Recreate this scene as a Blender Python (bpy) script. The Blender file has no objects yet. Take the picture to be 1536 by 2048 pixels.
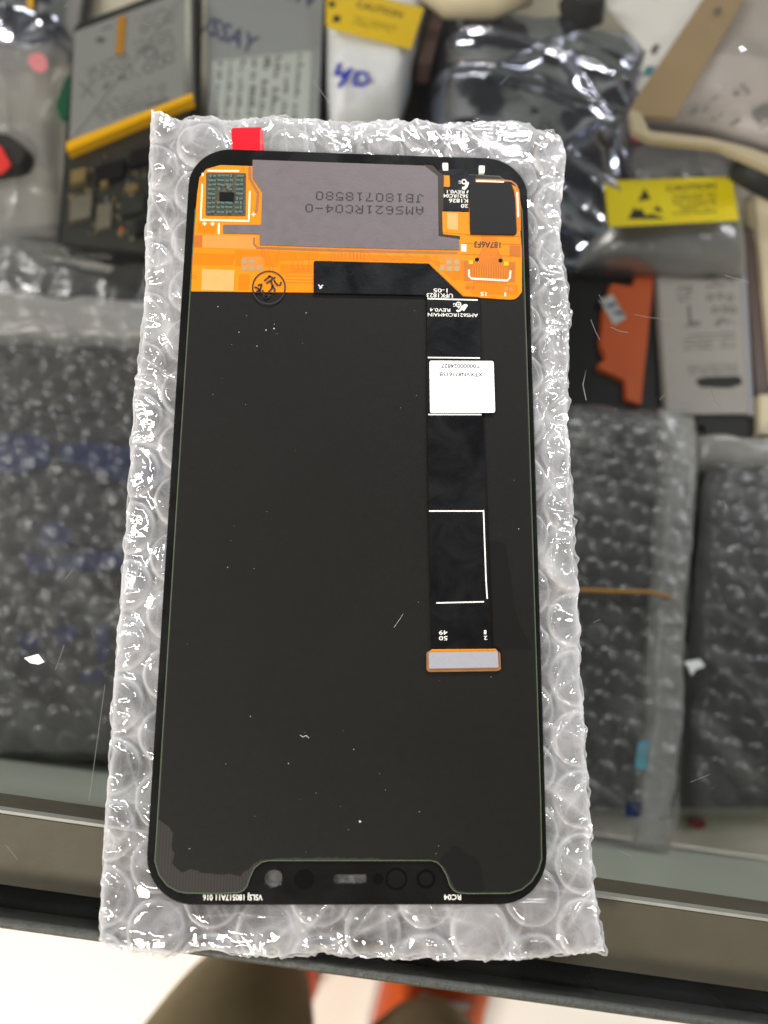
import bpy, math, random
import numpy as np
from mathutils import Vector, Matrix

random.seed(7)
S = bpy.context.scene
COL = S.collection

# ---------------------------------------------------------------- camera
R_WC = np.array([[0.99903649, 0.008294, 0.04309637],
                 [0.01675037, -0.97970339, -0.19975158],
                 [0.04056492, 0.200281, -0.97889836]])
CAM = np.array([-0.00074239, -0.03627556, 0.16033068 + 0.0040])
FPX = 1650.0
cam_d = bpy.data.cameras.new('camera')
cam = bpy.data.objects.new('camera', cam_d)
COL.objects.link(cam)
m = Matrix(((R_WC[0][0], -R_WC[1][0], -R_WC[2][0], CAM[0]),
            (R_WC[0][1], -R_WC[1][1], -R_WC[2][1], CAM[1]),
            (R_WC[0][2], -R_WC[1][2], -R_WC[2][2], CAM[2]),
            (0, 0, 0, 1)))
cam.matrix_world = m
cam_d.sensor_fit = 'VERTICAL'
cam_d.sensor_height = 4.8
cam_d.sensor_width = 3.6
cam_d.lens = FPX / 2048 * 4.8
cam_d.clip_start = 0.005
cam_d.clip_end = 60
cam_d.dof.use_dof = True
cam_d.dof.focus_distance = 0.166
cam_d.dof.aperture_fstop = 1.55
S.camera = cam

# ---------------------------------------------------------------- light
S.view_settings.view_transform = 'Standard'
S.view_settings.look = 'None'
S.view_settings.exposure = 0.0
S.view_settings.gamma = 1.0
S.render.engine = 'CYCLES'
S.cycles.max_bounces = 24
S.cycles.transparent_max_bounces = 40
S.cycles.glossy_bounces = 6
S.cycles.transmission_bounces = 12
S.cycles.diffuse_bounces = 4
S.cycles.caustics_reflective = False
S.cycles.caustics_refractive = False
S.cycles.sample_clamp_indirect = 6
S.cycles.use_denoising = True

W = bpy.data.worlds.new('World')
S.world = W
W.use_nodes = True
wn, wl = W.node_tree.nodes, W.node_tree.links
bg = wn['Background']
tc = wn.new('ShaderNodeTexCoord')
sep = wn.new('ShaderNodeSeparateXYZ')
wl.new(tc.outputs['Generated'], sep.inputs[0])
mr = wn.new('ShaderNodeMapRange')
mr.inputs['From Min'].default_value = -1.0
wl.new(sep.outputs['Z'], mr.inputs['Value'])
ramp = wn.new('ShaderNodeValToRGB')
ramp.color_ramp.elements[0].position = 0.3
ramp.color_ramp.elements[0].color = (0.08, 0.075, 0.065, 1)
ramp.color_ramp.elements[1].position = 1.0
ramp.color_ramp.elements[1].color = (0.035, 0.035, 0.035, 1)
for ps, cc in ((0.52, (0.42, 0.41, 0.39)), (0.68, (0.80, 0.785, 0.77)), (0.80, (0.26, 0.255, 0.25)), (0.89, (0.06, 0.058, 0.055))):
    ramp.color_ramp.elements.new(ps).color = (*cc, 1)
wl.new(mr.outputs[0], ramp.inputs[0])
wl.new(ramp.outputs[0], bg.inputs['Color'])
bg.inputs['Strength'].default_value = 0.55


def lamp(name, loc, target, sx, sy, power, col):
    d = bpy.data.lights.new(name, 'AREA')
    d.shape = 'RECTANGLE'
    d.size, d.size_y = sx, sy
    d.energy = power
    d.color = col
    o = bpy.data.objects.new(name, d)
    COL.objects.link(o)
    o.location = loc
    o.rotation_euler = (Vector(target) - Vector(loc)).to_track_quat('-Z', 'Y').to_euler()
    return o


lamp('ceiling_lamp_back', (0.5, 2.6, 1.75), (0, 0.1, -0.1), 1.3, 0.28, 84, (0.90, 0.95, 1.0))
lamp('ceiling_lamp_side', (-1.7, 0.5, 1.7), (0, 0, -0.1), 0.16, 1.2, 36, (1.0, 0.97, 0.93))
lamp('ceiling_lamp_right', (1.9, 0.9, 1.7), (0, 0, -0.1), 0.16, 1.2, 26, (0.95, 0.97, 1.0))
lamp('ceiling_lamp_front', (-0.9, -1.5, 1.6), (-0.1, -0.2, -0.3), 1.0, 0.25, 66, (1.0, 0.93, 0.82))

# ---------------------------------------------------------------- helpers


def at(u, v, z):
    """the world point at height z on the line of sight of photograph pixel u, v"""
    d = R_WC.T @ np.array([(u - 768) / FPX, (v - 1024) / FPX, 1.0])
    k = (z - CAM[2]) / d[2]
    return CAM + k * d


def atn(uv, z):
    uv = np.asarray(uv, float)
    d = np.stack([(uv[..., 0] - 768) / FPX, (uv[..., 1] - 1024) / FPX, np.ones(uv.shape[:-1])], -1) @ R_WC
    k = (np.asarray(z) - CAM[2]) / d[..., 2]
    return CAM + d * k[..., None]


def srgb(r, g, b):
    f = lambda c: c / 12.92 if c <= 0.04045 else ((c + 0.055) / 1.055) ** 2.4
    return tuple(f(c / 255) for c in (r, g, b))


def hash2(ix, iy, seed):
    h = (ix.astype(np.int64) * 374761393 + iy.astype(np.int64) * 668265263 + seed * 974634287) & 0xFFFFFFFF
    h = ((h ^ (h >> 13)) * 1274126177) & 0xFFFFFFFF
    return ((h ^ (h >> 16)) & 0xFFFF) / 65535.0


def vnoise(x, y, seed=0):
    ix, iy = np.floor(x), np.floor(y)
    fx, fy = x - ix, y - iy
    fx, fy = fx * fx * fx * (fx * (fx * 6 - 15) + 10), fy * fy * fy * (fy * (fy * 6 - 15) + 10)
    a, b = hash2(ix, iy, seed), hash2(ix + 1, iy, seed)
    c, d = hash2(ix, iy + 1, seed), hash2(ix + 1, iy + 1, seed)
    return (a + (b - a) * fx) * (1 - fy) + (c + (d - c) * fx) * fy


def ridged(x, y, seed=0):
    return 1 - np.abs(2 * vnoise(x, y, seed) - 1)


def facet(x, y, seed=0):
    """sharp creases: several folded ramps across warped coordinates"""
    rs = np.random.RandomState(seed)
    out = np.zeros_like(x)
    wx = x + 0.7 * vnoise(x * .6, y * .6, seed + 1)
    wy = y + 0.7 * vnoise(x * .6 + 9, y * .6, seed + 2)
    for k in range(5):
        a = rs.rand() * math.pi
        p = (wx * math.cos(a) + wy * math.sin(a)) * (0.5 + rs.rand()) + rs.rand() * 5
        out += np.abs((p % 1) - .5) * (0.4 + vnoise(x * .5, y * .5, seed + 10 + k))
    return out / 5


def creases(x, y, seed, f=150., n=6, sharp=9):
    """thin straight folds of limited length, running every way"""
    rs = np.random.RandomState(seed)
    out = np.zeros_like(x)
    for k in range(n):
        a = rs.rand() * math.pi
        X = (x * math.cos(a) + y * math.sin(a)) * f * (.7 + .8 * rs.rand())
        Y = (-x * math.sin(a) + y * math.cos(a)) * f * .22
        X = X + .9 * vnoise(x * f * .35 + k * 7, y * f * .35, seed + 40 + k)
        c = np.clip(ridged(X, Y, seed + 60 + k), 0, 1) ** sharp
        m = np.clip((vnoise(x * f * .3, y * f * .3, seed + 80 + k) - .45) * 4, 0, 1)
        out = np.maximum(out, c * m)
    return out


def tag(o, label=None, cat=None, group=None, kind=None):
    if label: o['label'] = label
    if cat: o['category'] = cat
    if group: o['group'] = group
    if kind: o['kind'] = kind
    return o


def thing(name, label, cat, loc, group=None):
    o = bpy.data.objects.new(name, None)
    o.empty_display_size = 0.01
    COL.objects.link(o)
    o.location = Vector(loc)
    return tag(o, label, cat, group)


def world_loc(o):
    v = Vector((0, 0, 0))
    while o is not None:
        v += Vector(o.location)
        o = o.parent
    return v


class MB:
    """collects shapes, then links them as one mesh object"""

    def __init__(self):
        self.v, self.f, self.mi = [], [], []

    def add(self, verts, faces, mi=0):
        n = len(self.v)
        self.v += [tuple(map(float, p)) for p in verts]
        self.f += [tuple(n + i for i in f) for f in faces]
        self.mi += [mi] * len(faces)
        return self

    def prism(self, pts, z0, z1, mi=0, taper=0.0):
        """pts: world xy outline"""
        pts = [(p[0], p[1]) for p in pts]
        area = sum(pts[i - 1][0] * pts[i][1] - pts[i][0] * pts[i - 1][1] for i in range(len(pts)))
        if area < 0: pts = pts[::-1]
        n = len(pts)
        top = inset(pts, taper) if taper else pts
        vs = [(x, y, z0) for x, y in pts] + [(x, y, z1) for x, y in top]
        fs = [tuple(range(n))[::-1], tuple(range(n, 2 * n))]
        fs += [(i, (i + 1) % n, n + (i + 1) % n, n + i) for i in range(n)]
        return self.add(vs, fs, mi)

    def px(self, pts, z0, z1, mi=0, r=0, taper=0.0):
        if r: pts = rounded(pts, r)
        return self.prism([at(u, v, z1)[:2] for u, v in pts], z0, z1, mi, taper)

    def strip(self, pts, w, z, mi=0, h=2e-5):
        """a flat printed line through pixel points, w pixels wide"""
        pts = [np.array(p, float) for p in pts]
        L, Rr = [], []
        for i, p in enumerate(pts):
            a = pts[max(i - 1, 0)]; b = pts[min(i + 1, len(pts) - 1)]
            d = (b - a) / (np.linalg.norm(b - a) + 1e-9)
            n = np.array([-d[1], d[0]]) * w / 2
            L.append(p + n); Rr.append(p - n)
        return self.px([tuple(p) for p in L + Rr[::-1]], z, z + h, mi)

    def disc(self, u, v, r, z0, z1, mi=0, ry=None, n=28):
        ry = ry or r
        return self.px([(u + r * math.cos(a * 2 * math.pi / n), v + ry * math.sin(a * 2 * math.pi / n)) for a in range(n)], z0, z1, mi)

    def ring(self, u, v, r, w, z, mi=0, n=40, h=2e-5):
        vs, fs = [], []
        for a in range(n):
            c, s = math.cos(a * 2 * math.pi / n), math.sin(a * 2 * math.pi / n)
            vs.append(at(u + (r - w / 2) * c, v + (r - w / 2) * s, z + h))
            vs.append(at(u + (r + w / 2) * c, v + (r + w / 2) * s, z + h))
        for a in range(n):
            b = (a + 1) % n
            fs.append((2 * a, 2 * a + 1, 2 * b + 1, 2 * b))
        return self.add(vs, fs, mi)

    def box(self, c, s, mi=0):
        x, y, z = c; a, b, d = s[0] / 2, s[1] / 2, s[2] / 2
        return self.prism([(x - a, y - b), (x + a, y - b), (x + a, y + b), (x - a, y + b)], z - d, z + d, mi)

    def text(self, body, p0, p1, h, z, mi=0, bold=0.0, lift=3e-5):
        """lettering whose baseline runs from pixel p0 to p1, capitals h pixels tall"""
        vs, fs = glyphs(body, bold)
        p0, p1 = np.array(p0, float), np.array(p1, float)
        d = p1 - p0; L = np.linalg.norm(d); d /= L
        up = np.array([d[1], -d[0]])
        w = [p0 + d * L * x + up * h * y for x, y in vs]
        return self.add([at(p[0], p[1], z + lift) for p in w], fs, mi)

    def dots(self, body, p0, p1, h, z, mi=0, lift=3e-5):
        p0, p1 = np.array(p0, float), np.array(p1, float)
        d = p1 - p0; L = np.linalg.norm(d); d /= L
        up = np.array([d[1], -d[0]])
        pitch = L / (len(body) - 0.25)
        cw = pitch * 0.75 / 5
        chh = h / 7
        for k, ch in enumerate(body):
            for r, row in enumerate(DOT[ch]):
                for c in range(5):
                    if row >> (4 - c) & 1:
                        q = p0 + d * (k * pitch + (c + .5) * cw) + up * ((6 - r + .5) * chh)
                        q = q + np.array([random.uniform(-.25, .25), random.uniform(-.25, .25)])
                        n = 8
                        ring = [q + d * cw * .58 * math.cos(a * 2 * math.pi / n) + up * chh * .58 * math.sin(a * 2 * math.pi / n) for a in range(n)]
                        self.add([at(p[0], p[1], z + lift) for p in ring], [tuple(range(n))], mi)
        return self

    def dashes(self, p0, p1, z, rows, gap, h, mi=0, seed=0, fill=.7, lift=3e-5):
        """rows of print too small to read"""
        rs = random.Random(seed)
        p0, p1 = np.array(p0, float), np.array(p1, float)
        d = p1 - p0; L = np.linalg.norm(d); d /= L
        dn = np.array([-d[1], d[0]])
        for r in range(rows):
            s = 0
            while s < L:
                w = rs.uniform(.4, 2.4) * h
                if rs.random() < fill:
                    a = p0 + d * s + dn * gap * r; b = p0 + d * min(s + w, L) + dn * gap * r
                    self.add([at(q[0], q[1], z + lift) for q in (a, b, b + dn * h, a + dn * h)], [(0, 1, 2, 3)], mi)
                s += w + rs.uniform(.2, .6) * h
        return self

    def tube(self, path, r, mi=0, n=10, cap=True):
        path = [Vector(p) for p in path]
        rr = r if hasattr(r, '__len__') else [r] * len(path)
        vs, fs = [], []
        for i, p in enumerate(path):
            t = (path[min(i + 1, len(path) - 1)] - path[max(i - 1, 0)]).normalized()
            ref = Vector((0, 0, 1)) if abs(t.z) < .9 else Vector((1, 0, 0))
            a = t.cross(ref).normalized(); b = t.cross(a)
            for k in range(n):
                an = k * 2 * math.pi / n
                vs.append(p + (a * math.cos(an) + b * math.sin(an)) * rr[i])
        for i in range(len(path) - 1):
            for k in range(n):
                j = (k + 1) % n
                fs.append((i * n + k, i * n + j, (i + 1) * n + j, (i + 1) * n + k))
        if cap:
            fs.append(tuple(range(n))[::-1]); fs.append(tuple((len(path) - 1) * n + k for k in range(n)))
        return self.add(vs, fs, mi)

    def build(self, name, mats, parent=None, smooth=False, label=None, origin=None, seal=None):
        me = bpy.data.meshes.new(name)
        off = world_loc(parent) if parent else Vector(origin or (0, 0, 0))
        me.from_pydata([(x - off.x, y - off.y, z - off.z) for x, y, z in self.v], [], self.f)
        for mt in (mats if isinstance(mats, (list, tuple)) else [mats]): me.materials.append(mt)
        me.polygons.foreach_set('material_index', self.mi)
        if seal is not None:
            at_ = me.attributes.new('seal', 'FLOAT', 'POINT'); at_.data.foreach_set('value', np.asarray(seal, np.float32).ravel())
        if smooth: me.polygons.foreach_set('use_smooth', [True] * len(me.polygons))
        me.update()
        o = bpy.data.objects.new(name, me)
        COL.objects.link(o)
        if parent: o.parent = parent
        else: o.location = off
        if label: o['label'] = label
        return o


def inset(pts, d):
    n = len(pts); out = []
    for i in range(n):
        a, b, c = np.array(pts[i - 1]), np.array(pts[i]), np.array(pts[(i + 1) % n])
        e1 = b - a; e2 = c - b
        e1 = e1 / (np.linalg.norm(e1) + 1e-12); e2 = e2 / (np.linalg.norm(e2) + 1e-12)
        n1 = np.array([-e1[1], e1[0]]); n2 = np.array([-e2[1], e2[0]])
        bis = n1 + n2; l = np.linalg.norm(bis)
        bis = bis / l if l > 1e-6 else n1
        k = d / max(0.35, float(bis @ n1))
        out.append(tuple(b + bis * k))
    return out


def rounded(pts, r, seg=7):
    n = len(pts); out = []
    for i in range(n):
        a, b, c = np.array(pts[i - 1], float), np.array(pts[i], float), np.array(pts[(i + 1) % n], float)
        rr = r[i] if hasattr(r, '__len__') else r
        la, lc = np.linalg.norm(a - b), np.linalg.norm(c - b)
        k = min(rr, la * .48, lc * .48)
        if k < .3: out.append(tuple(b)); continue
        s = b + (a - b) / la * k; e = b + (c - b) / lc * k
        for t in range(seg + 1):
            t /= seg
            # blend of quadratic and circular corner
            out.append(tuple((1 - t) ** 2 * s + 2 * t * (1 - t) * (b * .92 + (s + e) * .04) + t * t * e))
    return out


_gl = {}


def glyphs(body, bold=0.0):
    key = (body, bold)
    if key in _gl: return _gl[key]

    def mesh_of(t):
        cu = bpy.data.curves.new('lettering', 'FONT')
        cu.body = t
        cu.resolution_u = 3
        cu.offset = bold
        cu.fill_mode = 'FRONT'
        ob = bpy.data.objects.new('lettering', cu)
        me = ob.to_mesh()
        vs = [(p.co.x, p.co.y) for p in me.vertices]; fs = [tuple(p.vertices) for p in me.polygons]
        ob.to_mesh_clear()
        bpy.data.objects.remove(ob); bpy.data.curves.remove(cu)
        return vs, fs
    if 'H' not in _gl:
        vs, _ = mesh_of('H'); _gl['H'] = max(p[1] for p in vs)
    cap = _gl['H']
    vs, fs = mesh_of(body)
    x0, x1 = min(p[0] for p in vs), max(p[0] for p in vs)
    _gl[key] = ([((x - x0) / (x1 - x0), y / cap) for x, y in vs], fs)
    return _gl[key]


DOT = {'J': (7, 2, 2, 2, 2, 18, 12), 'B': (30, 17, 17, 30, 17, 17, 30), '1': (4, 12, 4, 4, 4, 4, 14), '8': (14, 17, 17, 14, 17, 17, 14),
       '0': (14, 17, 17, 17, 17, 17, 14), '7': (31, 1, 2, 4, 4, 4, 4), '5': (31, 16, 30, 1, 1, 17, 14), 'A': (4, 10, 17, 17, 31, 17, 17),
       'M': (17, 27, 21, 21, 17, 17, 17), 'S': (15, 16, 16, 14, 1, 1, 30), '6': (14, 16, 16, 30, 17, 17, 14), '2': (14, 17, 1, 2, 4, 8, 31),
       'R': (30, 17, 17, 30, 20, 18, 17), 'C': (14, 17, 16, 16, 16, 17, 14), '4': (2, 6, 10, 18, 31, 2, 2), '-': (0, 0, 0, 31, 0, 0, 0)}

# ---------------------------------------------------------------- materials


def pm(name, col, rough=.5, metal=0., spec=.5, var=0., vscale=80., bump=0., bscale=900., coat=0., rvar=0.):
    mt = bpy.data.materials.new(name)
    mt.use_nodes = True
    n, l = mt.node_tree.nodes, mt.node_tree.links
    p = n['Principled BSDF']
    p.inputs['Base Color'].default_value = (*col, 1)
    p.inputs['Roughness'].default_value = rough
    p.inputs['Metallic'].default_value = metal
    p.inputs['Specular IOR Level'].default_value = spec
    p.inputs['Coat Weight'].default_value = coat
    p.inputs['Coat Roughness'].default_value = .1
    t = n.new('ShaderNodeTexCoord')
    if var or rvar:
        nz = n.new('ShaderNodeTexNoise'); nz.inputs['Scale'].default_value = vscale; nz.inputs['Detail'].default_value = 6
        nz.inputs['Roughness'].default_value = .65
        l.new(t.outputs['Object'], nz.inputs['Vector'])
        if var:
            mx = n.new('ShaderNodeMix'); mx.data_type = 'RGBA'
            mx.inputs['A'].default_value = (*[c * (1 - var) for c in col], 1)
            mx.inputs['B'].default_value = (*[min(1, c * (1 + var)) for c in col], 1)
            l.new(nz.outputs['Fac'], mx.inputs['Factor']); l.new(mx.outputs['Result'], p.inputs['Base Color'])
        if rvar:
            mp = n.new('ShaderNodeMapRange'); mp.inputs['To Min'].default_value = max(0, rough - rvar); mp.inputs['To Max'].default_value = min(1, rough + rvar)
            mp.inputs['From Min'].default_value = .3; mp.inputs['From Max'].default_value = .7
            l.new(nz.outputs['Fac'], mp.inputs['Value']); l.new(mp.outputs[0], p.inputs['Roughness'])
    if bump:
        nb = n.new('ShaderNodeTexNoise'); nb.inputs['Scale'].default_value = bscale; nb.inputs['Detail'].default_value = 4
        l.new(t.outputs['Object'], nb.inputs['Vector'])
        b = n.new('ShaderNodeBump'); b.inputs['Strength'].default_value = bump; b.inputs['Distance'].default_value = .0005
        l.new(nb.outputs['Fac'], b.inputs['Height']); l.new(b.outputs[0], p.inputs['Normal'])
    return mt


def film(name, white=.1, edge=.5, gloss=.12, gedge=.8, tint=(.97, .97, .98), rough=.08, body=(.85, .86, .9), bump=.5, bscale=500., gcol=(1, 1, 1), dist=.0006, wvar=0., wscale=120.):
    """clear plastic: mostly see-through, milky where seen edge on, mirror-like glints"""
    mt = bpy.data.materials.new(name)
    mt.use_nodes = True
    n, l = mt.node_tree.nodes, mt.node_tree.links
    n.remove(n['Principled BSDF'])
    out = n['Material Output']
    t = n.new('ShaderNodeTexCoord')
    nb = n.new('ShaderNodeTexNoise'); nb.inputs['Scale'].default_value = bscale; nb.inputs['Detail'].default_value = 3
    nb.inputs['Distortion'].default_value = 1.5
    l.new(t.outputs['Object'], nb.inputs['Vector'])
    b = n.new('ShaderNodeBump'); b.inputs['Strength'].default_value = bump; b.inputs['Distance'].default_value = dist
    l.new(nb.outputs['Fac'], b.inputs['Height'])
    lw = n.new('ShaderNodeLayerWeight'); lw.inputs['Blend'].default_value = .5
    l.new(b.outputs[0], lw.inputs['Normal'])
    tr = n.new('ShaderNodeBsdfTransparent'); tr.inputs[0].default_value = (*tint, 1)
    df = n.new('ShaderNodeBsdfDiffuse'); df.inputs[0].default_value = (*body, 1); l.new(b.outputs[0], df.inputs['Normal'])
    tl = n.new('ShaderNodeBsdfTranslucent'); tl.inputs[0].default_value = (*body, 1); l.new(b.outputs[0], tl.inputs['Normal'])
    gl = n.new('ShaderNodeBsdfGlossy'); gl.inputs['Roughness'].default_value = rough; gl.inputs[0].default_value = (*gcol, 1)
    l.new(b.outputs[0], gl.inputs['Normal'])
    md = n.new('ShaderNodeMixShader'); md.inputs[0].default_value = .4
    l.new(df.outputs[0], md.inputs[1]); l.new(tl.outputs[0], md.inputs[2])
    pw = n.new('ShaderNodeMath'); pw.operation = 'POWER'; pw.inputs[1].default_value = 2.0
    l.new(lw.outputs['Facing'], pw.inputs[0])
    f1 = n.new('ShaderNodeMapRange'); f1.inputs['To Min'].default_value = white; f1.inputs['To Max'].default_value = edge
    l.new(pw.outputs[0], f1.inputs['Value'])
    if wvar:   # stress whitening where the film has been creased
        wz = n.new('ShaderNodeTexNoise'); wz.inputs['Scale'].default_value = wscale; wz.inputs['Detail'].default_value = 8; wz.inputs['Roughness'].default_value = .7
        wz.inputs['Distortion'].default_value = 1.2
        l.new(t.outputs['Object'], wz.inputs['Vector'])
        wm = n.new('ShaderNodeMapRange'); wm.inputs['From Min'].default_value = .42; wm.inputs['From Max'].default_value = .72
        wm.inputs['To Min'].default_value = 0; wm.inputs['To Max'].default_value = wvar
        l.new(wz.outputs['Fac'], wm.inputs['Value'])
        ad = n.new('ShaderNodeMath'); ad.use_clamp = True
        l.new(f1.outputs[0], ad.inputs[0]); l.new(wm.outputs[0], ad.inputs[1]); f1 = ad
    # whiter where the layers are welded together or the film is folded sharply
    sa = n.new('ShaderNodeAttribute'); sa.attribute_name = 'seal'
    a2 = n.new('ShaderNodeMath'); a2.use_clamp = True
    l.new(f1.outputs[0], a2.inputs[0]); l.new(sa.outputs['Fac'], a2.inputs[1]); f1 = a2
    m1 = n.new('ShaderNodeMixShader')
    l.new(f1.outputs[0], m1.inputs[0]); l.new(tr.outputs[0], m1.inputs[1]); l.new(md.outputs[0], m1.inputs[2])
    f2 = n.new('ShaderNodeMapRange'); f2.inputs['To Min'].default_value = gloss; f2.inputs['To Max'].default_value = gedge
    l.new(pw.outputs[0], f2.inputs['Value'])
    m2 = n.new('ShaderNodeMixShader')
    l.new(f2.outputs[0], m2.inputs[0]); l.new(m1.outputs[0], m2.inputs[1]); l.new(gl.outputs[0], m2.inputs[2])
    l.new(m2.outputs[0], out.inputs['Surface'])
    return mt


M = {}
M['wrap'] = film('bubble_film', .022, .75, .055, .7, body=(.95, .94, .95), rough=.045, bump=.12, bscale=260)
M['wrap_top'] = film('outer_film', .012, .55, .055, .6, body=(.95, .94, .95), rough=.035, bump=.10, bscale=160)
M['wrap_under'] = film('bubble_film_under', .045, .5, .06, .4, body=(.92, .91, .92), rough=.06, bump=.3, bscale=200, wvar=.30, wscale=90)
M['parcel_wrap'] = film('parcel_film', .045, .20, .022, .16, body=(.56, .55, .52), rough=.24, bump=.06, bscale=120, wvar=.10, wscale=30)
M['clear_bag'] = film('clear_bag_film', .50, .7, .07, .5, body=(.66, .655, .64), rough=.22, bump=.25, bscale=60, dist=.002)
M['fold_film'] = film('folded_film', .42, .6, .04, .3, body=(.60, .59, .56), rough=.3, bump=.2, bscale=70, dist=.002)
M['grey_bag'] = film('grey_bag_film', .35, .6, .10, .5, body=(.42, .44, .45), rough=.25, bump=.5, bscale=90, dist=.002)
M['static_bag'] = film('antistatic_film', .40, .40, .50, .9, tint=(.38, .38, .46), body=(.13, .135, .18), rough=.12, bump=.10, bscale=40, gcol=(.74, .78, .95), dist=.0016)
M['esd_bag'] = film('shielding_film', .70, .75, .16, .6, tint=(.6, .6, .6), body=(.36, .365, .37), rough=.28, bump=.5, bscale=60, dist=.002)
M['glass'] = film('counter_glass', .001, .001, .032, .8, tint=(.976, .977, .973), rough=.0, body=(.8, .8, .8), bump=0)
M['ink'] = pm('black_ink', (.0062, .0060, .0060), .26, spec=.3)
M['panel_edge'] = pm('panel_glass_edge', srgb(78, 92, 70), .35, var=.35, vscale=600)
M['film'] = pm('graphite_film', (.0074, .0067, .0056), .5, spec=.17, var=.3, vscale=700, bump=.12, bscale=5000, rvar=.05)
M['film_dark'] = pm('dark_film', (.0046, .0043, .0040), .55, spec=.16)  # slightly darker tone than the graphite film
M['ribbon'] = pm('black_coverlay', (.0030, .0030, .0036), .42, spec=.25, bump=.06, bscale=1500)
M['black_tape'] = pm('black_tape', (.0090, .0086, .0086), .6, spec=.2, bump=.08, bscale=2500)
M['orange'] = pm('polyimide_orange', srgb(216, 124, 0), .42, spec=.3, var=.14, vscale=110, bump=.12, bscale=700)
M['orange_dark'] = pm('polyimide_trace', srgb(176, 96, 10), .4, var=.2, vscale=300)
M['orange_plane'] = pm('polyimide_over_copper', srgb(206, 112, 2), .34, spec=.4, var=.12, vscale=240)
M['amber'] = pm('polyimide_copper', srgb(200, 134, 62), .35, spec=.5, var=.12, vscale=200)
M['beige'] = pm('bare_coverlay', srgb(192, 152, 84), .5, var=.12, vscale=500)
M['copper'] = pm('copper_rim', srgb(178, 122, 78), .35, metal=.5, var=.2, vscale=400)
M['pad'] = pm('tinned_pad', srgb(190, 168, 120), .35, metal=.5)
M['brown_patch'] = pm('pad_patch', srgb(192, 116, 42), .5)
M['gold'] = pm('gold_pad', srgb(252, 190, 20), .3, metal=.2)
M['plate'] = pm('shield_tape', srgb(104, 95, 97), .5, metal=.2, spec=.3, var=.14, vscale=420, bump=.09, bscale=1800, rvar=.08)
M['print_dark'] = pm('dark_print', srgb(34, 29, 31), .6)
M['stamp'] = pm('stamp_ink', (.008, .006, .005), .6)
M['white'] = pm('white_print', (.80, .77, .70), .5)
M['white_pad'] = pm('white_silk', srgb(250, 226, 196), .45)
M['label'] = pm('white_label', (.84, .84, .85), .5, spec=.3, var=.03, vscale=200)
M['label_ink'] = pm('label_ink', (.03, .03, .03), .6)
M['red'] = pm('red_film', srgb(228, 8, 30), .3, spec=.5)
M['teal'] = pm('capacitor_body', srgb(74, 110, 108), .25, spec=.6, var=.4, vscale=2500)
M['cap_end'] = pm('capacitor_end', srgb(128, 140, 136), .3, metal=.6)
M['epoxy'] = pm('underfill', srgb(84, 78, 62), .3, coat=.6, var=.4, vscale=800)
M['chip'] = pm('chip_black', (.010, .010, .010), .2, coat=.5)
M['stiff'] = pm('steel_stiffener', srgb(158, 158, 164), .5, metal=.35, var=.1, vscale=900, bump=.12, bscale=2500)
M['dust'] = pm('dust', (.55, .53, .5), .8)


def smudge(mt, lo, hi, scale):
    n, l = mt.node_tree.nodes, mt.node_tree.links
    t = n.new('ShaderNodeTexCoord'); z = n.new('ShaderNodeTexNoise'); z.inputs['Scale'].default_value = scale; z.inputs['Detail'].default_value = 7
    z.inputs['Roughness'].default_value = .6; z.inputs['Distortion'].default_value = .8
    l.new(t.outputs['Object'], z.inputs['Vector'])
    m_ = n.new('ShaderNodeMapRange'); m_.inputs['From Min'].default_value = .35; m_.inputs['From Max'].default_value = .68
    m_.inputs['To Min'].default_value = lo; m_.inputs['To Max'].default_value = hi
    l.new(z.outputs['Fac'], m_.inputs['Value']); l.new(m_.outputs[0], n['Principled BSDF'].inputs['Roughness'])


smudge(M['film'], .50, .56, 30)
smudge(M['ink'], .18, .34, 70)
smudge(M['ribbon'], .30, .5, 120)


def stripes():
    mt = pm('panel_back_ridges', (.020, .016, .0135), .55, spec=.35)
    n, l = mt.node_tree.nodes, mt.node_tree.links
    w = n.new('ShaderNodeTexWave'); w.inputs['Scale'].default_value = 560; w.inputs['Distortion'].default_value = .6
    t = n.new('ShaderNodeTexCoord'); l.new(t.outputs['Object'], w.inputs['Vector'])
    mx = n.new('ShaderNodeMix'); mx.data_type = 'RGBA'
    mx.inputs['A'].default_value = (.009, .0075, .0065, 1); mx.inputs['B'].default_value = (.022, .0175, .0145, 1)
    l.new(w.outputs['Fac'], mx.inputs['Factor']); l.new(mx.outputs['Result'], n['Principled BSDF'].inputs['Base Color'])
    return mt


M['ridges'] = stripes()
# counter, floor and the things in the case
M['rail'] = pm('rail_paint', srgb(90, 83, 68), .55, metal=.1, var=.18, vscale=90, bump=.06, bscale=2600)
M['rail_black'] = pm('rail_black', (.004, .004, .0038), .3, var=.4, vscale=60)
M['trim'] = pm('rubber_trim', (.046, .047, .038), .5, var=.7, vscale=500, bump=.6, bscale=1500)
M['rail_edge'] = pm('rail_edge', srgb(190, 188, 178), .4, metal=.3, var=.3, vscale=200)
M['front_panel'] = pm('inner_front', srgb(168, 172, 158), .4, var=.14, vscale=14)
M['shelf'] = pm('shelf_board', srgb(206, 200, 184), .45, var=.10, vscale=18)
M['cabinet'] = pm('cabinet_black', (.02, .02, .02), .5)
M['floor'] = pm('floor_vinyl', srgb(246, 243, 234), .45, var=.05, vscale=4)
M['black_screen'] = pm('screen_black', (.006, .006, .0065), .3, var=.5, vscale=30)
M['dark_screen'] = pm('screen_dark', (.014, .013, .012), .38, var=.5, vscale=25)
M['battery'] = pm('battery_foil', srgb(150, 152, 150), .42, metal=.35, var=.08, vscale=40)
M['battery_pale'] = pm('battery_pale', srgb(162, 157, 150), .45, metal=.15, var=.07, vscale=40)
M['batt_print'] = pm('battery_print', srgb(92, 92, 92), .6)
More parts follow.
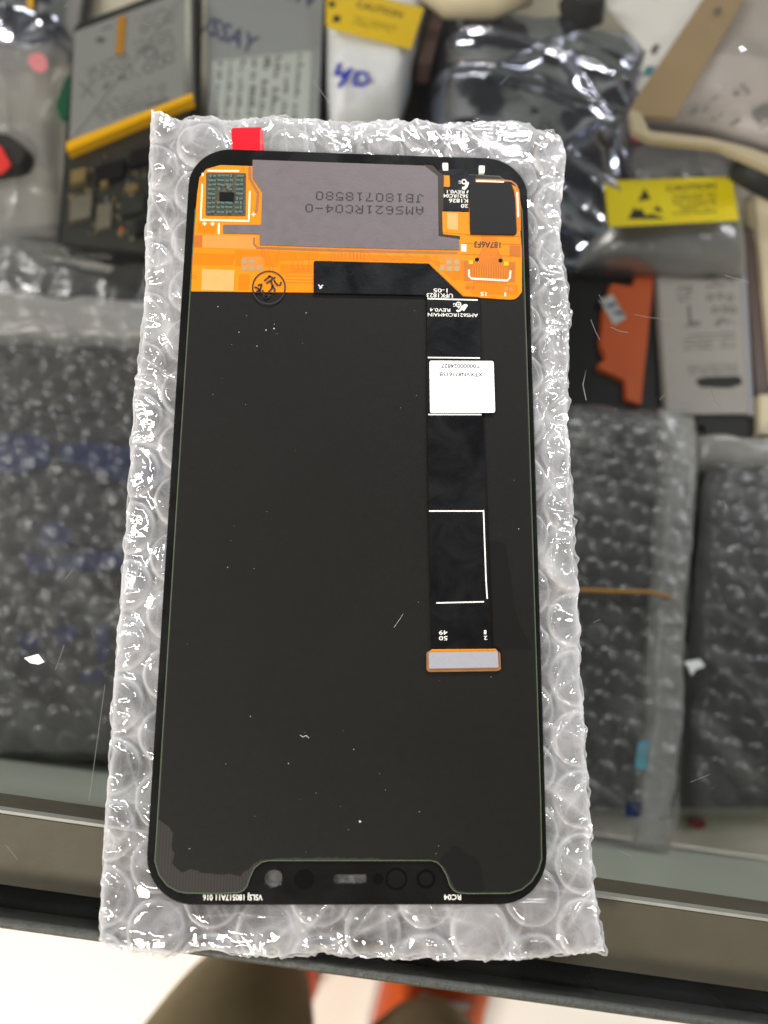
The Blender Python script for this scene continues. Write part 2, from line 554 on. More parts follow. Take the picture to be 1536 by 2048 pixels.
M['lens_black'] = pm('window_black', (.0012, .0012, .0012), .5, spec=.08)
M['batt_black'] = pm('battery_black', (.012, .012, .012), .6)
M['yellow'] = pm('yellow_tape', srgb(236, 176, 6), .35, var=.12, vscale=60)
M['amber_tape'] = pm('amber_tape', srgb(170, 118, 20), .4)
M['caution'] = pm('caution_yellow', srgb(232, 212, 8), .5, var=.06, vscale=30)
M['caution2'] = pm('caution_mustard', srgb(226, 190, 30), .5, var=.1, vscale=30)
M['caution_ink'] = pm('caution_ink', (.012, .014, .008), .6)
M['caution_grey'] = pm('caution_small', srgb(128, 120, 12), .6)
M['pcb'] = pm('board_dark', (.020, .021, .016), .4, var=.6, vscale=120)
M['shield'] = pm('shield_can', srgb(140, 134, 118), .35, metal=.7, var=.2, vscale=100)
M['brass'] = pm('brass_contact', srgb(196, 172, 120), .3, metal=.8)
M['steel'] = pm('polished_steel', srgb(226, 228, 226), .18, metal=.9)
M['grey_card'] = pm('grey_card', srgb(136, 140, 142), .5, var=.08, vscale=20)
M['spec_label'] = pm('spec_label', srgb(172, 178, 174), .5, var=.05, vscale=30)
M['navy'] = pm('navy_ink', srgb(54, 56, 92), .6)
M['blue_ink'] = pm('blue_marker', srgb(40, 52, 176), .5)
M['blue_tape'] = pm('blue_tape', srgb(10, 24, 70), .35, var=.5, vscale=60)
M['sky_tape'] = pm('sky_tape', srgb(84, 142, 158), .4)
M['white_bag'] = pm('white_pouch', (.74, .76, .79), .4, spec=.4, var=.06, vscale=30)
M['brown'] = pm('brown_tape', srgb(92, 72, 66), .35, var=.2, vscale=40)
M['tan'] = pm('tan_tape', srgb(160, 138, 106), .3, var=.22, vscale=26)
M['envelope'] = pm('envelope_paper', srgb(176, 168, 164), .4, var=.14, vscale=14)
M['cream'] = pm('cream_plastic', srgb(222, 208, 176), .4, var=.06, vscale=30)
M['cream_dull'] = pm('cream_dull', srgb(198, 184, 154), .45, var=.1, vscale=30)
M['paper'] = pm('white_paper', (.88, .88, .88), .6)
M['green'] = pm('green_plastic', srgb(16, 84, 56), .35, var=.3, vscale=60)
M['pink'] = pm('pink_sticker', srgb(226, 138, 146), .6, var=.1, vscale=60)
M['magenta'] = pm('magenta_bit', srgb(206, 62, 96), .4)
M['red_dark'] = pm('red_tag', srgb(150, 40, 44), .5)
M['red_bright'] = pm('red_plastic', srgb(226, 54, 48), .4)
M['rust'] = pm('orange_plate', srgb(186, 80, 18), .42, var=.12, vscale=30)
M['band'] = pm('rubber_band', srgb(168, 118, 24), .5)
M['khaki'] = pm('khaki_cotton', srgb(160, 144, 106), .85, var=.3, vscale=14, bump=.5, bscale=300)
M['shoe'] = pm('orange_mesh', srgb(238, 104, 34), .6, var=.2, vscale=60, bump=.4, bscale=400)
M['shoe_white'] = pm('shoe_sole', srgb(214, 204, 204), .6)
M['shoe_trim'] = pm('shoe_trim', srgb(62, 50, 58), .6)
M['scratch'] = pm('scratch_dust', (.17, .17, .165), .6)

smudge(M['rail'], .35, .7, 22)
smudge(M['rail_black'], .15, .5, 30)

# ---------------------------------------------------------------- counter
E0, E1 = at(0, 1857, 0), at(1240, 2030, 0)
ED = (E1 - E0) / np.linalg.norm(E1 - E0)
EN = np.array([-ED[1], ED[0], 0])


def off(u, v, z): return float((at(u, v, z) - E0) @ EN)


def run(x, s, z): return E0 + ED * (x) + EN * s + np.array([0, 0, z])


X0, X1 = -0.36, 0.52


def bar(mb, prof, x0=X0, x1=X1, mi=0):
    """profile (inward offset, height) drawn along the counter's front edge"""
    n = len(prof)
    vs = [run(x0, s, z) for s, z in prof] + [run(x1, s, z) for s, z in prof]
    fs = [(i, (i + 1) % n, n + (i + 1) % n, n + i) for i in range(n)] + [tuple(range(n))[::-1], tuple(range(n, 2 * n))]
    return mb.add(vs, fs, mi)


ZR = -0.0066
sA = off(0, 1628, ZR)
sB = off(0, 1768, ZR)
sC = off(0, 1836, 0)
counter = thing('display_counter', 'glass topped display counter with dark metal front rail full of spare phone parts', 'counter', (E0[0], E0[1] + .2, -.75))
g = MB()
bar(g, [(sC + .0002, -.006), (sC + .0002, 0), (.42, 0), (.42, -.006)])
glass = g.build('glass_top', M['glass'], counter)
r = MB()
bar(r, [(sB, -.028), (sB, ZR), (sA, ZR), (sA, -.028)])
rail = r.build('front_rail', M['rail'], counter)
r = MB(); bar(r, [(sA + .0001, -.0105), (sA + .0001, ZR - .0002), (sA + .0007, ZR - .0002), (sA + .0007, -.0105)])
r.build('bright_edge', M['rail_edge'], rail)
r = MB(); bar(r, [(.0004, -.034), (.0004, ZR - .0004), (sB - .0001, ZR - .0004), (sB - .0001, -.034)])
r.build('black_rail', M['rail_black'], counter)
# worn rubber moulding round the front of the glass
prof = []
for k in range(15):
    a = -math.pi / 2 + k * math.pi / 14
    prof.append((sC * .5 - sC * .62 * math.cos(a) * 1.15, -.0028 + .0036 * math.sin(a)))
prof = [(sC * .95, -.0064)] + prof + [(sC * .95, .0006)]
r = MB(); bar(r, prof); r.build('rubber_trim', M['trim'], counter, smooth=True)
r = MB(); bar(r, [(.0010, -.20), (.0010, -.035), (.0040, -.035), (.0040, -.20)]); r.build('inner_front_panel', M['front_panel'], counter)
r = MB(); bar(r, [(.0045, -.212), (.0045, -.200), (.44, -.200), (.44, -.212)]); r.build('shelf', M['shelf'], counter)
r = MB(); bar(r, [(.02, -.75), (.02, -.213), (.44, -.213), (.44, -.75)]); r.build('cabinet', M['cabinet'], counter)
for xx in (X0, X1 - .01):
    r = MB(); bar(r, [(.005, -.1995), (.005, -.0068), (.42, -.0068), (.42, -.1995)], xx, xx + .01); r.build('side_panel', M['front_panel'], counter)
r = MB(); bar(r, [(.4205, -.1995), (.4205, .0), (.43, .0), (.43, -.1995)]); r.build('back_panel', M['front_panel'], counter)
# scratches in the glass
scr = MB()
sc_list = [[(1198, 590), (1204, 600)], [(1210, 640), (1250, 650)], [(1270, 630), (1300, 636), (1345, 640)], [(1375, 640), (1400, 645)],
           [(1450, 550), (1480, 560), (1498, 565)], [(1182, 640), (1192, 665), (1200, 680)], [(1172, 740), (1166, 770), (1172, 800)], [(1318, 800), (1330, 790)],
           [(1420, 770), (1430, 800), (1440, 815)], [(1185, 542), (1192, 547)], [(1222, 655), (1240, 662), (1256, 665)], [(1400, 1150), (1402, 1210)],
           [(1448, 1000), (1453, 1020)], [(1222, 1195), (1236, 1215)], [(1186, 1245), (1200, 1238)], [(1505, 1312), (1478, 1372)], [(1380, 1565), (1420, 1548)],
           [(1445, 1545), (1450, 1560)], [(210, 1370), (178, 1600)], [(165, 1460), (110, 1550)], [(110, 1340), (128, 1290)], [(200, 1265), (206, 1275)],
           [(285, 46), (300, 50)], [(0, 120), (30, 112)], [(128, 15), (138, 4)], [(1355, 1610), (1330, 1570)], [(620, 150), (660, 210)], [(1440, 1640), (1415, 1668)],
           [(1000, 170), (1020, 150)], [(60, 1500), (66, 1480)], [(12, 1690), (34, 1720)], [(60, 1460), (50, 1420)], [(1240, 1700), (1262, 1712)], [(1180, 870), (1170, 890)],
           [(1370, 910), (1376, 930)], [(1500, 1290), (1510, 1310)], [(130, 1160), (146, 1140)]]
for p in sc_list[::2] + sc_list[5:9]:
    q = []
    for i, (a, b) in enumerate(p): q.append((a + random.uniform(-1, 1), b + random.uniform(-1, 1)))
    scr.strip(q, random.uniform(.5, 1.0), .00004)
rs = random.Random(3)
for k in range(40):
    u, v = rs.uniform(0, 1536), rs.uniform(0, 1840)
    scr.disc(u, v, rs.uniform(.4, 1.0), .00004, .00006, n=6)
tag(scr.build('scratches', M['scratch'], glass), kind='stuff')

fl = MB(); fl.prism([(-4, -4), (4, -4), (4, 4), (-4, 4)], -.76, -.75)
tag(fl.build('floor', M['floor']), kind='structure')

# ---------------------------------------------------------------- things lying in the case
ZS = -.1995


def bil(q, u, v):
    q = np.array(q, float)
    a = q[0] + (q[1] - q[0]) * u[..., None]; b = q[3] + (q[2] - q[3]) * u[..., None]
    return a + (b - a) * v[..., None]


def pillow(q, z0, th, nu, nv, mat, name, parent=None, amp=.002, freq=60., seed=0, bub=0., power=6, wob=4., crease=0., label=None, streak=0.):
    """a flattened bag: q = pixel corners TL TR BR BL at its mid height"""
    u, v = np.meshgrid(np.linspace(0, 1, nu + 1), np.linspace(0, 1, nv + 1))
    uv = bil(q, u, v)
    uv[..., 0] += (vnoise(uv[..., 1] / 60, uv[..., 0] / 300, seed) - .5) * 2 * wob
    uv[..., 1] += (vnoise(uv[..., 0] / 60, uv[..., 1] / 300, seed + 5) - .5) * 2 * wob
    P = atn(uv, np.full(u.shape, z0 + th * .6))
    prof = np.clip((1 - np.abs(2 * u - 1) ** power) * (1 - np.abs(2 * v - 1) ** power), 0, 1) ** .5
    x, y = P[..., 0], P[..., 1]
    z = z0 + th * prof
    z = z + prof * amp * (ridged(x * freq, y * freq, seed) + .5 * ridged(x * freq * 2.3, y * freq * 2.3, seed + 3) - .8)
    if crease: z = z + prof * crease * (facet(x * freq, y * freq, seed) - .2)
    seal = None
    if bub:
        bb = bubbles(x, y, seed); z = z + prof * bub * bb
        seal = .16 * np.exp(-((bb - .35) / .25) ** 2) * vnoise(x * 120, y * 120, seed + 3) ** 1.5 + .25 * creases(x, y, seed, 60., 4, 8)
    if streak: cs = creases(x, y, seed, freq * 1.6, 6, 4); z = z + prof * streak * cs
    top = np.stack([x, y, np.maximum(z, z0)], -1).reshape(-1, 3)
    W1 = nu + 1
    inner = np.ones((nv + 1, nu + 1), bool); inner[0] = inner[-1] = False; inner[:, 0] = inner[:, -1] = False
    idx = np.arange((nu + 1) * (nv + 1)).reshape(nv + 1, nu + 1)
    faces = np.stack([idx[:-1, :-1], idx[1:, :-1], idx[1:, 1:], idx[:-1, 1:]], -1).reshape(-1, 4)
    b = MB()
    border = list(idx[0, :]) + list(idx[1:, -1]) + list(idx[-1, -2::-1]) + list(idx[-2:0:-1, 0])
    b.v = [tuple(p) for p in top]; b.f = [tuple(f) for f in faces.tolist()]; b.mi = [0] * len(b.f)
    b.f.append(tuple(int(i) for i in border)); b.mi.append(0)
    return b.build(name, mat, parent, smooth=True, label=label, seal=seal)


def bubbles(x, y, seed, cx=.00866, cy=.0100, r=.0043, ang=.35):
    X = x * math.cos(ang) + y * math.sin(ang); Y = -x * math.sin(ang) + y * math.cos(ang)
    best = np.full(x.shape, 9.); bi = np.zeros(x.shape); bj = np.zeros(x.shape)
    i0 = np.round(X / cx)
    for di in (-1, 0, 1):
        i = i0 + di
        o = (np.abs(i) % 2) * cy / 2
        j = np.round((Y - o) / cy)
        d = np.hypot(X - i * cx, Y - j * cy - o)
        c = d < best
        best = np.where(c, d, best); bi = np.where(c, i, bi); bj = np.where(c, j, bj)
    hh = .55 + .45 * hash2(bi + 500, bj + 500, seed)
    t = np.clip(best / r, 0, 1)
    return hh * (1 - t ** 4) ** .6


def flat(name, label, cat, pts, ztop, th, mat, r=0, group=None, taper=.0):
    """a thin slab whose outline is given in pixels"""
    c = np.mean([at(u, v, ztop) for u, v in pts], 0)
    t = MB().px(pts, ztop - th, ztop, r=r, taper=taper)
    o = t.build(name, mat, origin=(c[0], c[1], ztop - th))
    return tag(o, label, cat, group)


def base(pts, z):
    c = np.mean([at(u, v, z) for u, v in pts], 0)
    return (c[0], c[1], z)


# opened phone with battery
t = thing('opened_phone', 'opened phone without its back, silver battery above a dark circuit board', 'phone', base([(250, 250)], -.165))
MB().px([(148, 50), (400, -45), (395, 200), (352, 520), (300, 512), (116, 492)], -.165, -.157, r=14).build('chassis', M['black_screen'], t)
bat = MB().px([(145, 62), (384, -28), (386, 192), (134, 292)], -.157, -.151, r=5, taper=.0008).build('battery', M['battery'], t)
MB().px([(370, -20), (381, -24), (383, 186), (369, 190)], -.151, -.1506, r=2).build('foil_fold', M['steel'], bat)
MB().px([(133, 284), (384, 186), (386, 196), (133, 302)], -.156, -.1502, r=2).build('edge_tape', M['yellow'], bat)
MB().px([(236, 34), (252, 30), (247, 106), (231, 108)], -.151, -.1505).build('pull_strip', M['amber_tape'], bat)
p = MB(); z = -.1509
p.dashes((270, 40), (345, 10), z, 4, 9, 3, seed=1); p.dashes((190, 62), (225, 50), z, 1, 9, 4, seed=2)
p.disc(201, 80, 10, z, z + 3e-5, ry=7); p.dashes((265, 85), (340, 58), z, 6, 8, 3, seed=3); p.dashes((170, 135), (255, 105), z, 5, 7, 3, seed=4)
for i, (u, v) in enumerate(((296, 136), (320, 126), (338, 116))): p.ring(u, v, 9, 3, z)
p.ring(300, 106, 12, 3, z)
for u, v in ((212, 170), (243, 157), (268, 147)): p.dashes((u - 8, v - 4), (u + 8, v - 9), z, 3, 5, 4, seed=u)
p.strip([(160, 165), (190, 195)], 2.5, z); p.strip([(188, 158), (163, 196)], 2.5, z)
p.dashes((185, 212), (330, 165), z, 5, 8, 3, seed=5); p.dashes((268, 222), (335, 196), z, 1, 8, 5, seed=6)
p.build('printed_marks', M['batt_print'], bat)
brd = MB().px([(132, 306), (378, 206), (360, 330), (318, 508), (122, 486)], -.157, -.1555, r=6).build('circuit_board', M['pcb'], t)
rs = random.Random(11)
for (a, b, c, d, mt) in ((138, 395, 48, 50, 'shield'), (190, 330, 60, 38, 'black_screen'), (258, 300, 44, 34, 'black_screen'), (248, 372, 30, 14, 'brass'), (240, 400, 50, 34, 'pcb'), (140, 340, 34, 30, 'brass'), (192, 410, 34, 52, 'shield'), (200, 358, 18, 18, 'brass'), (270, 440, 40, 30, 'black_screen')):
    sk = -c * .25
    MB().px([(a, b), (a + c, b + sk), (a + c - 4, b + d + sk), (a - 2, b + d)], -.1555, -.1535 + rs.random() * .001, r=3, taper=.0004).build('shield_can' if mt == 'shield' else 'component', M[mt], brd)
for k in range(64):
    u = rs.uniform(135, 330); v = rs.uniform(330 - (u - 135) * .3, 475)
    s = rs.uniform(2, 8)
    MB().px([(u, v), (u + s, v - s * .3), (u + s, v + s), (u, v + s)], -.1555, -.1545).build('contact', M[rs.choice(['brass', 'brass', 'shield', 'rust' if k < 3 else 'steel'])], brd)

# left pile
o = pillow([(-60, 70), (132, 70), (134, 500), (-60, 560)], -.1995, .022, 60, 90, M['clear_bag'], 'plastic_bag', amp=.004, freq=30, seed=3, crease=.005, streak=.003)
tag(o, 'milky clear plastic bag left of the opened phone, with a pink sticker showing', 'bag')
o = flat('sticker', 'faded pink round sticker on the milky plastic bag', 'sticker', [(55, 122), (60, 108), (82, 104), (96, 122), (94, 140), (78, 146), (60, 134)], -.1715, .0004, M['pink'], r=6)
o = flat('plastic_tab', 'dark green rounded plastic tab tucked beside the battery', 'tab', [(127, 150), (146, 142), (144, 236), (118, 236), (106, 212)], -.160, .003, M['green'], r=10, taper=.001)
o = flat('black_pouch', 'dark navy pouch at the left end of the case, under a red scrap', 'pouch', [(-40, 255), (25, 262), (62, 300), (48, 335), (-40, 350)], -.168, .006, M['batt_black'], r=14, taper=.002)
o = flat('red_scrap', 'bright red plastic scrap at the left end of the case', 'scrap', [(-20, 285), (2, 292), (22, 330), (4, 346), (-20, 350)], -.1665, .001, M['red_bright'], r=4)
o = flat('reflection_strip', 'bright reflection on the grey plastic bag below the circuit board, built as a narrow strip', 'strip', [(88, 490), (226, 530), (214, 545), (76, 508)], -.166, .002, M['steel'], r=3, taper=.0006)  # reflection line on the grey bag, built as a bright strip
o = pillow([(-60, 470), (330, 500), (320, 660), (-60, 640)], -.1995, .024, 60, 30, M['grey_bag'], 'plastic_bag', amp=.003, freq=30, seed=9, crease=.006)
tag(o, 'smooth grey plastic bag between the opened phone and the bubble wrapped parcel', 'bag')
o = pillow([(-30, -60), (170, -60), (150, 90), (-30, 120)], -.1995, .02, 50, 40, M['static_bag'], 'antistatic_bag', amp=.008, freq=35, seed=21, crease=.012)
tag(o, 'crumpled dark antistatic bag in the far left corner of the case', 'bag')
o = flat('yellow_tag', 'small yellow tag poking from the far left bag', 'tag', [(52, -20), (64, -20), (66, 14), (56, 18)], -.172, .001, M['yellow'])
o = flat('black_screen_panel', 'black phone panel lying under the grey plastic bag', 'screen panel', [(-60, 470), (330, 420), (330, 640), (-60, 640)], -.1945, .004, M['dark_screen'], r=10)

# grey carton with spec label, white pouch
t = thing('grey_box', 'grey flat box with a pale barcode label and navy lettering', 'box', base([(530, 110)], -.185))
MB().px([(406, -40), (652, -40), (636, 330), (414, 330)], -.185, -.160, r=8, taper=.001).build('box_body', M['grey_card'], t)
lb = MB().px([(424, 122), (624, 102), (614, 300), (426, 300)], -.160, -.1596, r=4)
zz = -.1596
lb.mi = [0] * len(lb.f)
rs = random.Random(5)
for c in range(8):
    u0 = 436 + c * 23
    for k in range(16):
        v = 124 - c * 2.2 + k * 9
        if rs.random() < .8:
            w = rs.uniform(4, 13) * (1.15 if c in (3, 4, 5) else .8)
            du = -k * .9
            lb.px([(u0 + du, v), (u0 + du + w, v - 1), (u0 + du + w, v + rs.uniform(3, 8)), (u0 + du, v + 6)], zz, zz + 3e-5, 1)
lb.build('spec_label', [M['spec_label'], M['batt_print']], t)
MB().text('/SSAY', (402, 62), (506, 108), 36, -.1599, bold=.02).text('AW', (548, -14), (630, 18), 34, -.1599, bold=.02).build('lettering', M['navy'], t)
o = pillow([(640, -60), (895, -60), (800, 225), (652, 262)], -.185, .030, 50, 50, M['white_bag'], 'white_pouch', amp=.003, freq=30, seed=31, crease=.006)
tag(o, 'shiny white pouch with a yellow caution label and blue handwriting', 'pouch')
zc = -.1505
c = MB().px([(652, -30), (848, 16), (822, 98), (664, 58), (652, 50)], zc - .0004, zc, 0, r=2)
c.text('CAUTION', (712, 14), (803, 36), 13, zc, 1, bold=.02)
c.dashes((706, 32), (795, 54), zc, 3, 6, 3, 2, seed=8)
c.px([(656, 2), (672, 4), (668, 16), (659, 14)], zc, zc + 3e-5, 1); c.px([(668, 30), (682, 32), (680, 44), (664, 44)], zc, zc + 3e-5, 1)
c.build('caution_label', [M['caution2'], M['caution_ink'], M['caution_grey']], o)
h = MB(); zc = -.1525
h.strip([(679, 126), (674, 142), (670, 150)], 8, zc, h=4e-4); h.strip([(672, 146), (686, 150), (702, 138)], 7, zc + .0001, h=4e-4); h.strip([(702, 136), (690, 156), (677, 174)], 8, zc + .0002, h=4e-4)
h.ring(722, 158, 13, 7, zc + .0003, h=2e-4); h.strip([(713, 142), (708, 172)], 7, zc + .00045, h=2e-4)
h.build('handwriting', M['blue_ink'], o)
o = flat('brown_strip', 'dark brown strip standing between the white pouch and the silver bag', 'strip', [(874, -30), (905, -30), (862, 128), (836, 128)], -.162, .012, M['brown'], r=3)
o = flat('black_screen_panel', 'black phone panel at the back, showing below the white pouch', 'screen panel', [(600, 130), (1000, 120), (1060, 420), (560, 420)], -.184, .005, M['black_screen'], r=12)

# big antistatic bag
o = pillow([(884, 0), (1306, 72), (1262, 510), (838, 300)], -.1835, .026, 150, 150, M['static_bag'], 'antistatic_bag', amp=.004, freq=20, seed=43, crease=.016, streak=.007)
tag(o, 'large crumpled silver antistatic bag with bright glints, centre right at the back', 'bag')
o = pillow([(1080, 400), (1260, 420), (1240, 560), (1080, 540)], -.1965, .020, 50, 40, M['static_bag'], 'antistatic_bag', amp=.006, freq=40, seed=47, crease=.012)
tag(o, 'small dark antistatic bag beside the top right corner of the bubble wrap', 'bag')
t = MB().tube([at(860, -40, -.150), at(900, -6, -.150), at(980, -6, -.148), at(1050, -30, -.148)], .009, n=16)
tag(t.build('cream_tube', M['cream'], smooth=True, origin=tuple(at(960, -10, -.159))), 'cream plastic tube at the far edge above the silver bag', 'tube')
o = flat('black_thing', 'black rounded thing at the far edge beside white paper', 'cap', [(1128, -40), (1228, -40), (1222, 8), (1180, 20), (1140, 10)], -.150, .012, M['batt_black'], r=10, taper=.003)  # unidentified dark rounded thing, built as a plain tapered slab
o = flat('white_paper', 'blank white paper sheet at the back between the bags', 'paper', [(1150, -60), (1480, -60), (1380, 110), (1290, 100)], -.166, .001, M['paper'])
o = flat('spec_card', 'small white and blue card peeking from behind the brown taped envelope', 'card', [(1300, 78), (1370, 82), (1300, 190), (1268, 180)], -.1585, .001, M['paper'])
MB().px([(1292, 132), (1312, 132), (1302, 152), (1284, 152)], -.1585, -.1584).build('blue_patch', M['sky_tape'], o)
MB().px([(1306, 90), (1322, 88), (1312, 108), (1300, 108)], -.1585, -.1584).build('grey_patch', M['batt_print'], o)
# envelope
o = pillow([(1440, -60), (1720, -60), (1640, 340), (1258, 212)], -.168, .026, 60, 60, M['envelope'], 'padded_envelope', amp=.004, freq=24, seed=51, crease=.008)
tag(o, 'grey padded envelope with a tan taped edge in the far right corner', 'envelope')
zc = -.1370
e = MB(); e.px([(1418, -20), (1500, -20), (1350, 236), (1262, 230), (1266, 205)], zc - .002, zc, r=6); e.build('tan_tape', M['tan'], o)
e = MB(); e.px([(1259, 216), (1282, 226), (1298, 262), (1420, 276), (1500, 296), (1560, 318), (1560, 346), (1440, 293), (1300, 279), (1266, 262)], zc - .003, zc + .0004, r=8); e.build('cream_rim', M['cream_dull'], o)
e = MB()
for (u, v, w, hh, s) in ((1376, 224, 18, 10, 1), (1400, 218, 16, 10, 2), (1420, 240, 24, 8, 3), (1458, 246, 20, 10, 4), (1480, 170, 8, 26, 5), (1466, 186, 10, 12, 6), (1420, 200, 14, 5, 7), (1500, 225, 50, 40, 8)):
    e.dashes((u, v), (u + w, v - w * .6), zc + .001, max(1, int(hh / 5)), 5, 4, seed=s, fill=.85)
e.build('faded_print', M['batt_print'], o)
e = MB().dashes((1426, 20), (1440, 12), zc + .001, 3, 5, 4, seed=9, fill=.85); e.build('faded_mark', M['batt_print'], o)
o = flat('magenta_scrap', 'small magenta scrap under the lower corner of the taped envelope', 'scrap', [(1238, 268), (1258, 250), (1284, 252), (1296, 270), (1270, 280)], -.160, .003, M['magenta'], r=5, taper=.001)
# shielding bag with ESD label
o = pillow([(1215, 282), (1470, 270), (1510, 540), (1160, 520)], -.185, .022, 60, 60, M['esd_bag'], 'shielding_bag', amp=.004, freq=24, seed=61, crease=.007)
tag(o, 'grey shielding bag with a bright yellow caution label carrying a black triangle', 'bag')
zc = -.1550
c = MB().px([(1208, 362), (1464, 353), (1478, 440), (1218, 454)], zc - .0004, zc, 0, r=2)
c.px([(1289, 376), (1302, 398), (1276, 403)], zc, zc + 3e-5, 1)
c.px([(1256, 438), (1268, 414), (1274, 420), (1284, 417), (1290, 430), (1306, 428), (1328, 436), (1330, 438)], zc, zc + 3e-5, 1)
c.px([(1306, 420), (1316, 411), (1326, 424), (1318, 424)], zc, zc + 3e-5, 1)
c.text('CAUTION', (1333, 383), (1432, 377), 12, zc, 1, bold=.02)
c.dashes((1345, 390), (1432, 386), zc, 6, 7, 4, 2, seed=14, fill=.8)
c.build('caution_label', [M['caution'], M['caution_ink'], M['caution_grey']], o)
t = MB().tube([at(1470, 330, -.150), at(1500, 340, -.150), at(1560, 372, -.150)], [.006, .0075, .0075], n=14)
tag(t.build('black_plug', M['batt_black'], smooth=True, origin=tuple(at(1510, 345, -.157))), 'black cylindrical plug at the right edge near the caution label', 'plug')
# right: panels, orange plate, battery
o = flat('black_screen_panel', 'black phone panel under the orange plate right of the bubble wrap', 'screen panel', [(1040, 450), (1330, 490), (1330, 850), (1040, 820)], -.186, .006, M['black_screen'], r=12, taper=.001)
t = thing('orange_plate', 'flat rust orange plate with steps in its outline and a white sticker', 'plate', base([(1250, 650)], -.186))
MB().px([(1276, 526), (1312, 532), (1296, 690), (1284, 812), (1252, 800), (1250, 762), (1198, 738), (1196, 726), (1212, 716), (1200, 690), (1206, 620), (1222, 565), (1266, 572)], -.186, -.183, r=4, taper=.0005).build('plate_body', M['rust'], t)
s_ = MB().px([(1200, 600), (1224, 588), (1253, 636), (1228, 650)], -.183, -.1827, 0, r=2)
s_.text('J7', (1214, 604), (1236, 640), 15, -.1827, 1, bold=.02)
s_.build('sticker', [M['spec_label'], M['navy']], t)
t = thing('phone_battery', 'pale grey phone battery with printed marks and a black bar, right side', 'battery', base([(1410, 650)], -.188))
bt = MB().px([(1308, 474), (1486, 470), (1506, 830), (1332, 832)], -.188, -.182, r=5, taper=.0008).build('battery_body', M['battery_pale'], t)
MB().px([(1476, 470), (1488, 470), (1508, 830), (1498, 830)], -.1865, -.1817, r=2).build('side_fold', M['stiff'], bt)
p = MB(); z = -.1819
p.dashes((1355, 575), (1385, 572), z, 4, 8, 4, seed=21); p.dashes((1410, 556), (1466, 550), z, 3, 8, 4, seed=22)
for u, v in ((1420, 594), (1440, 592), (1460, 596), (1430, 620), (1450, 618), (1466, 620)): p.ring(u, v, 6, 3, z)
p.strip([(1378, 610), (1380, 650)], 5, z); p.dashes((1370, 644), (1400, 642), z, 2, 6, 4, seed=23); p.dashes((1430, 636), (1470, 634), z, 3, 6, 4, seed=24)
p.dashes((1365, 670), (1470, 664), z, 4, 9, 3, seed=25, fill=.85); p.dashes((1375, 732), (1475, 726), z, 4, 6, 2, seed=26)
p.build('printed_marks', M['batt_print'], bt)
MB().px([(1390, 760), (1410, 754), (1480, 752), (1486, 768), (1460, 776), (1400, 774)], -.182, -.18195, r=5).build('black_bar', M['batt_black'], bt)
o = flat('flex_tail', 'black flat cable tail below the pale grey battery', 'cable', [(1394, 832), (1512, 834), (1514, 870), (1412, 872), (1410, 852), (1396, 848)], -.184, .003, M['batt_black'], r=3)
o = flat('cream_sleeve', 'cream plastic sleeve at the right edge beside the battery', 'sleeve', [(1500, 380), (1640, 420), (1640, 780), (1540, 800)], -.187, .008, M['cream'], r=10, taper=.002)
o = flat('dark_sleeve', 'brownish strip leaning between battery and cream sleeve', 'strip', [(1486, 460), (1506, 460), (1560, 740), (1530, 830), (1516, 830)], -.189, .006, M['brown'], r=3)
o = flat('ribbed_clip', 'white ribbed clip at the right edge below the battery', 'clip', [(1516, 786), (1620, 780), (1620, 870), (1516, 872)], -.180, .010, M['cream'], r=4, taper=.001)


# bubble wrapped parcels
def parcel(label, quad, panel, z0, th, seed, bub=.0012):
    t = thing('wrapped_parcel', label, 'parcel', base(quad, z0), 'bubble wrapped parcels inside the case')
    pillow(quad, z0, th, 170, 330, M['parcel_wrap'], 'bubble_film', t, amp=.0008, freq=90, seed=seed, bub=bub, power=14, wob=6)
    MB().px(panel, z0 + .002, z0 + th - .006, r=16, taper=.0008).build('screen', M['dark_screen'], t)
    return t


t = parcel('bubble wrapped parcel left of the phone screen, crossed by dark blue tape', [(-90, 575), (420, 600), (400, 1540), (-90, 1522)], [(-80, 660), (360, 676), (350, 1515), (-80, 1505)], -.1905, .026, 5)
pillow([(-80, 578), (400, 604), (392, 690), (-80, 684)], -.170, .008, 60, 20, M['fold_film'], 'folded_edge', t, amp=.0012, freq=90, seed=75, power=4, wob=7)
for q in ([(-60, 862), (70, 870), (104, 884), (98, 930), (40, 948), (-60, 940)], [(112, 892), (180, 884), (290, 896), (330, 905), (330, 975), (236, 962), (170, 934), (120, 916)],
          [(74, 1052), (118, 1040), (150, 1062), (140, 1088), (80, 1096)], [(40, 1104), (120, 1112), (250, 1096), (330, 1104), (330, 1128), (200, 1140), (60, 1146)],
          [(30, 1276), (66, 1262), (84, 1290), (50, 1304)], [(110, 1256), (146, 1250), (160, 1270), (126, 1290), (106, 1280)], [(190, 1240), (222, 1256), (214, 1320), (196, 1330)], [(150, 1346), (200, 1340), (214, 1360), (160, 1362)]):
    MB().px(rounded(q, 8, 3), -.1704, -.1700).build('tape', M['blue_tape'], t)
t = parcel('bubble wrapped parcel right of the phone screen, held by a rubber band', [(940, 790), (1404, 812), (1352, 1730), (930, 1730)], [(950, 815), (1325, 822), (1310, 1070), (1286, 1610), (1270, 1622), (950, 1620)], -.191, .026, 8)
o2 = t
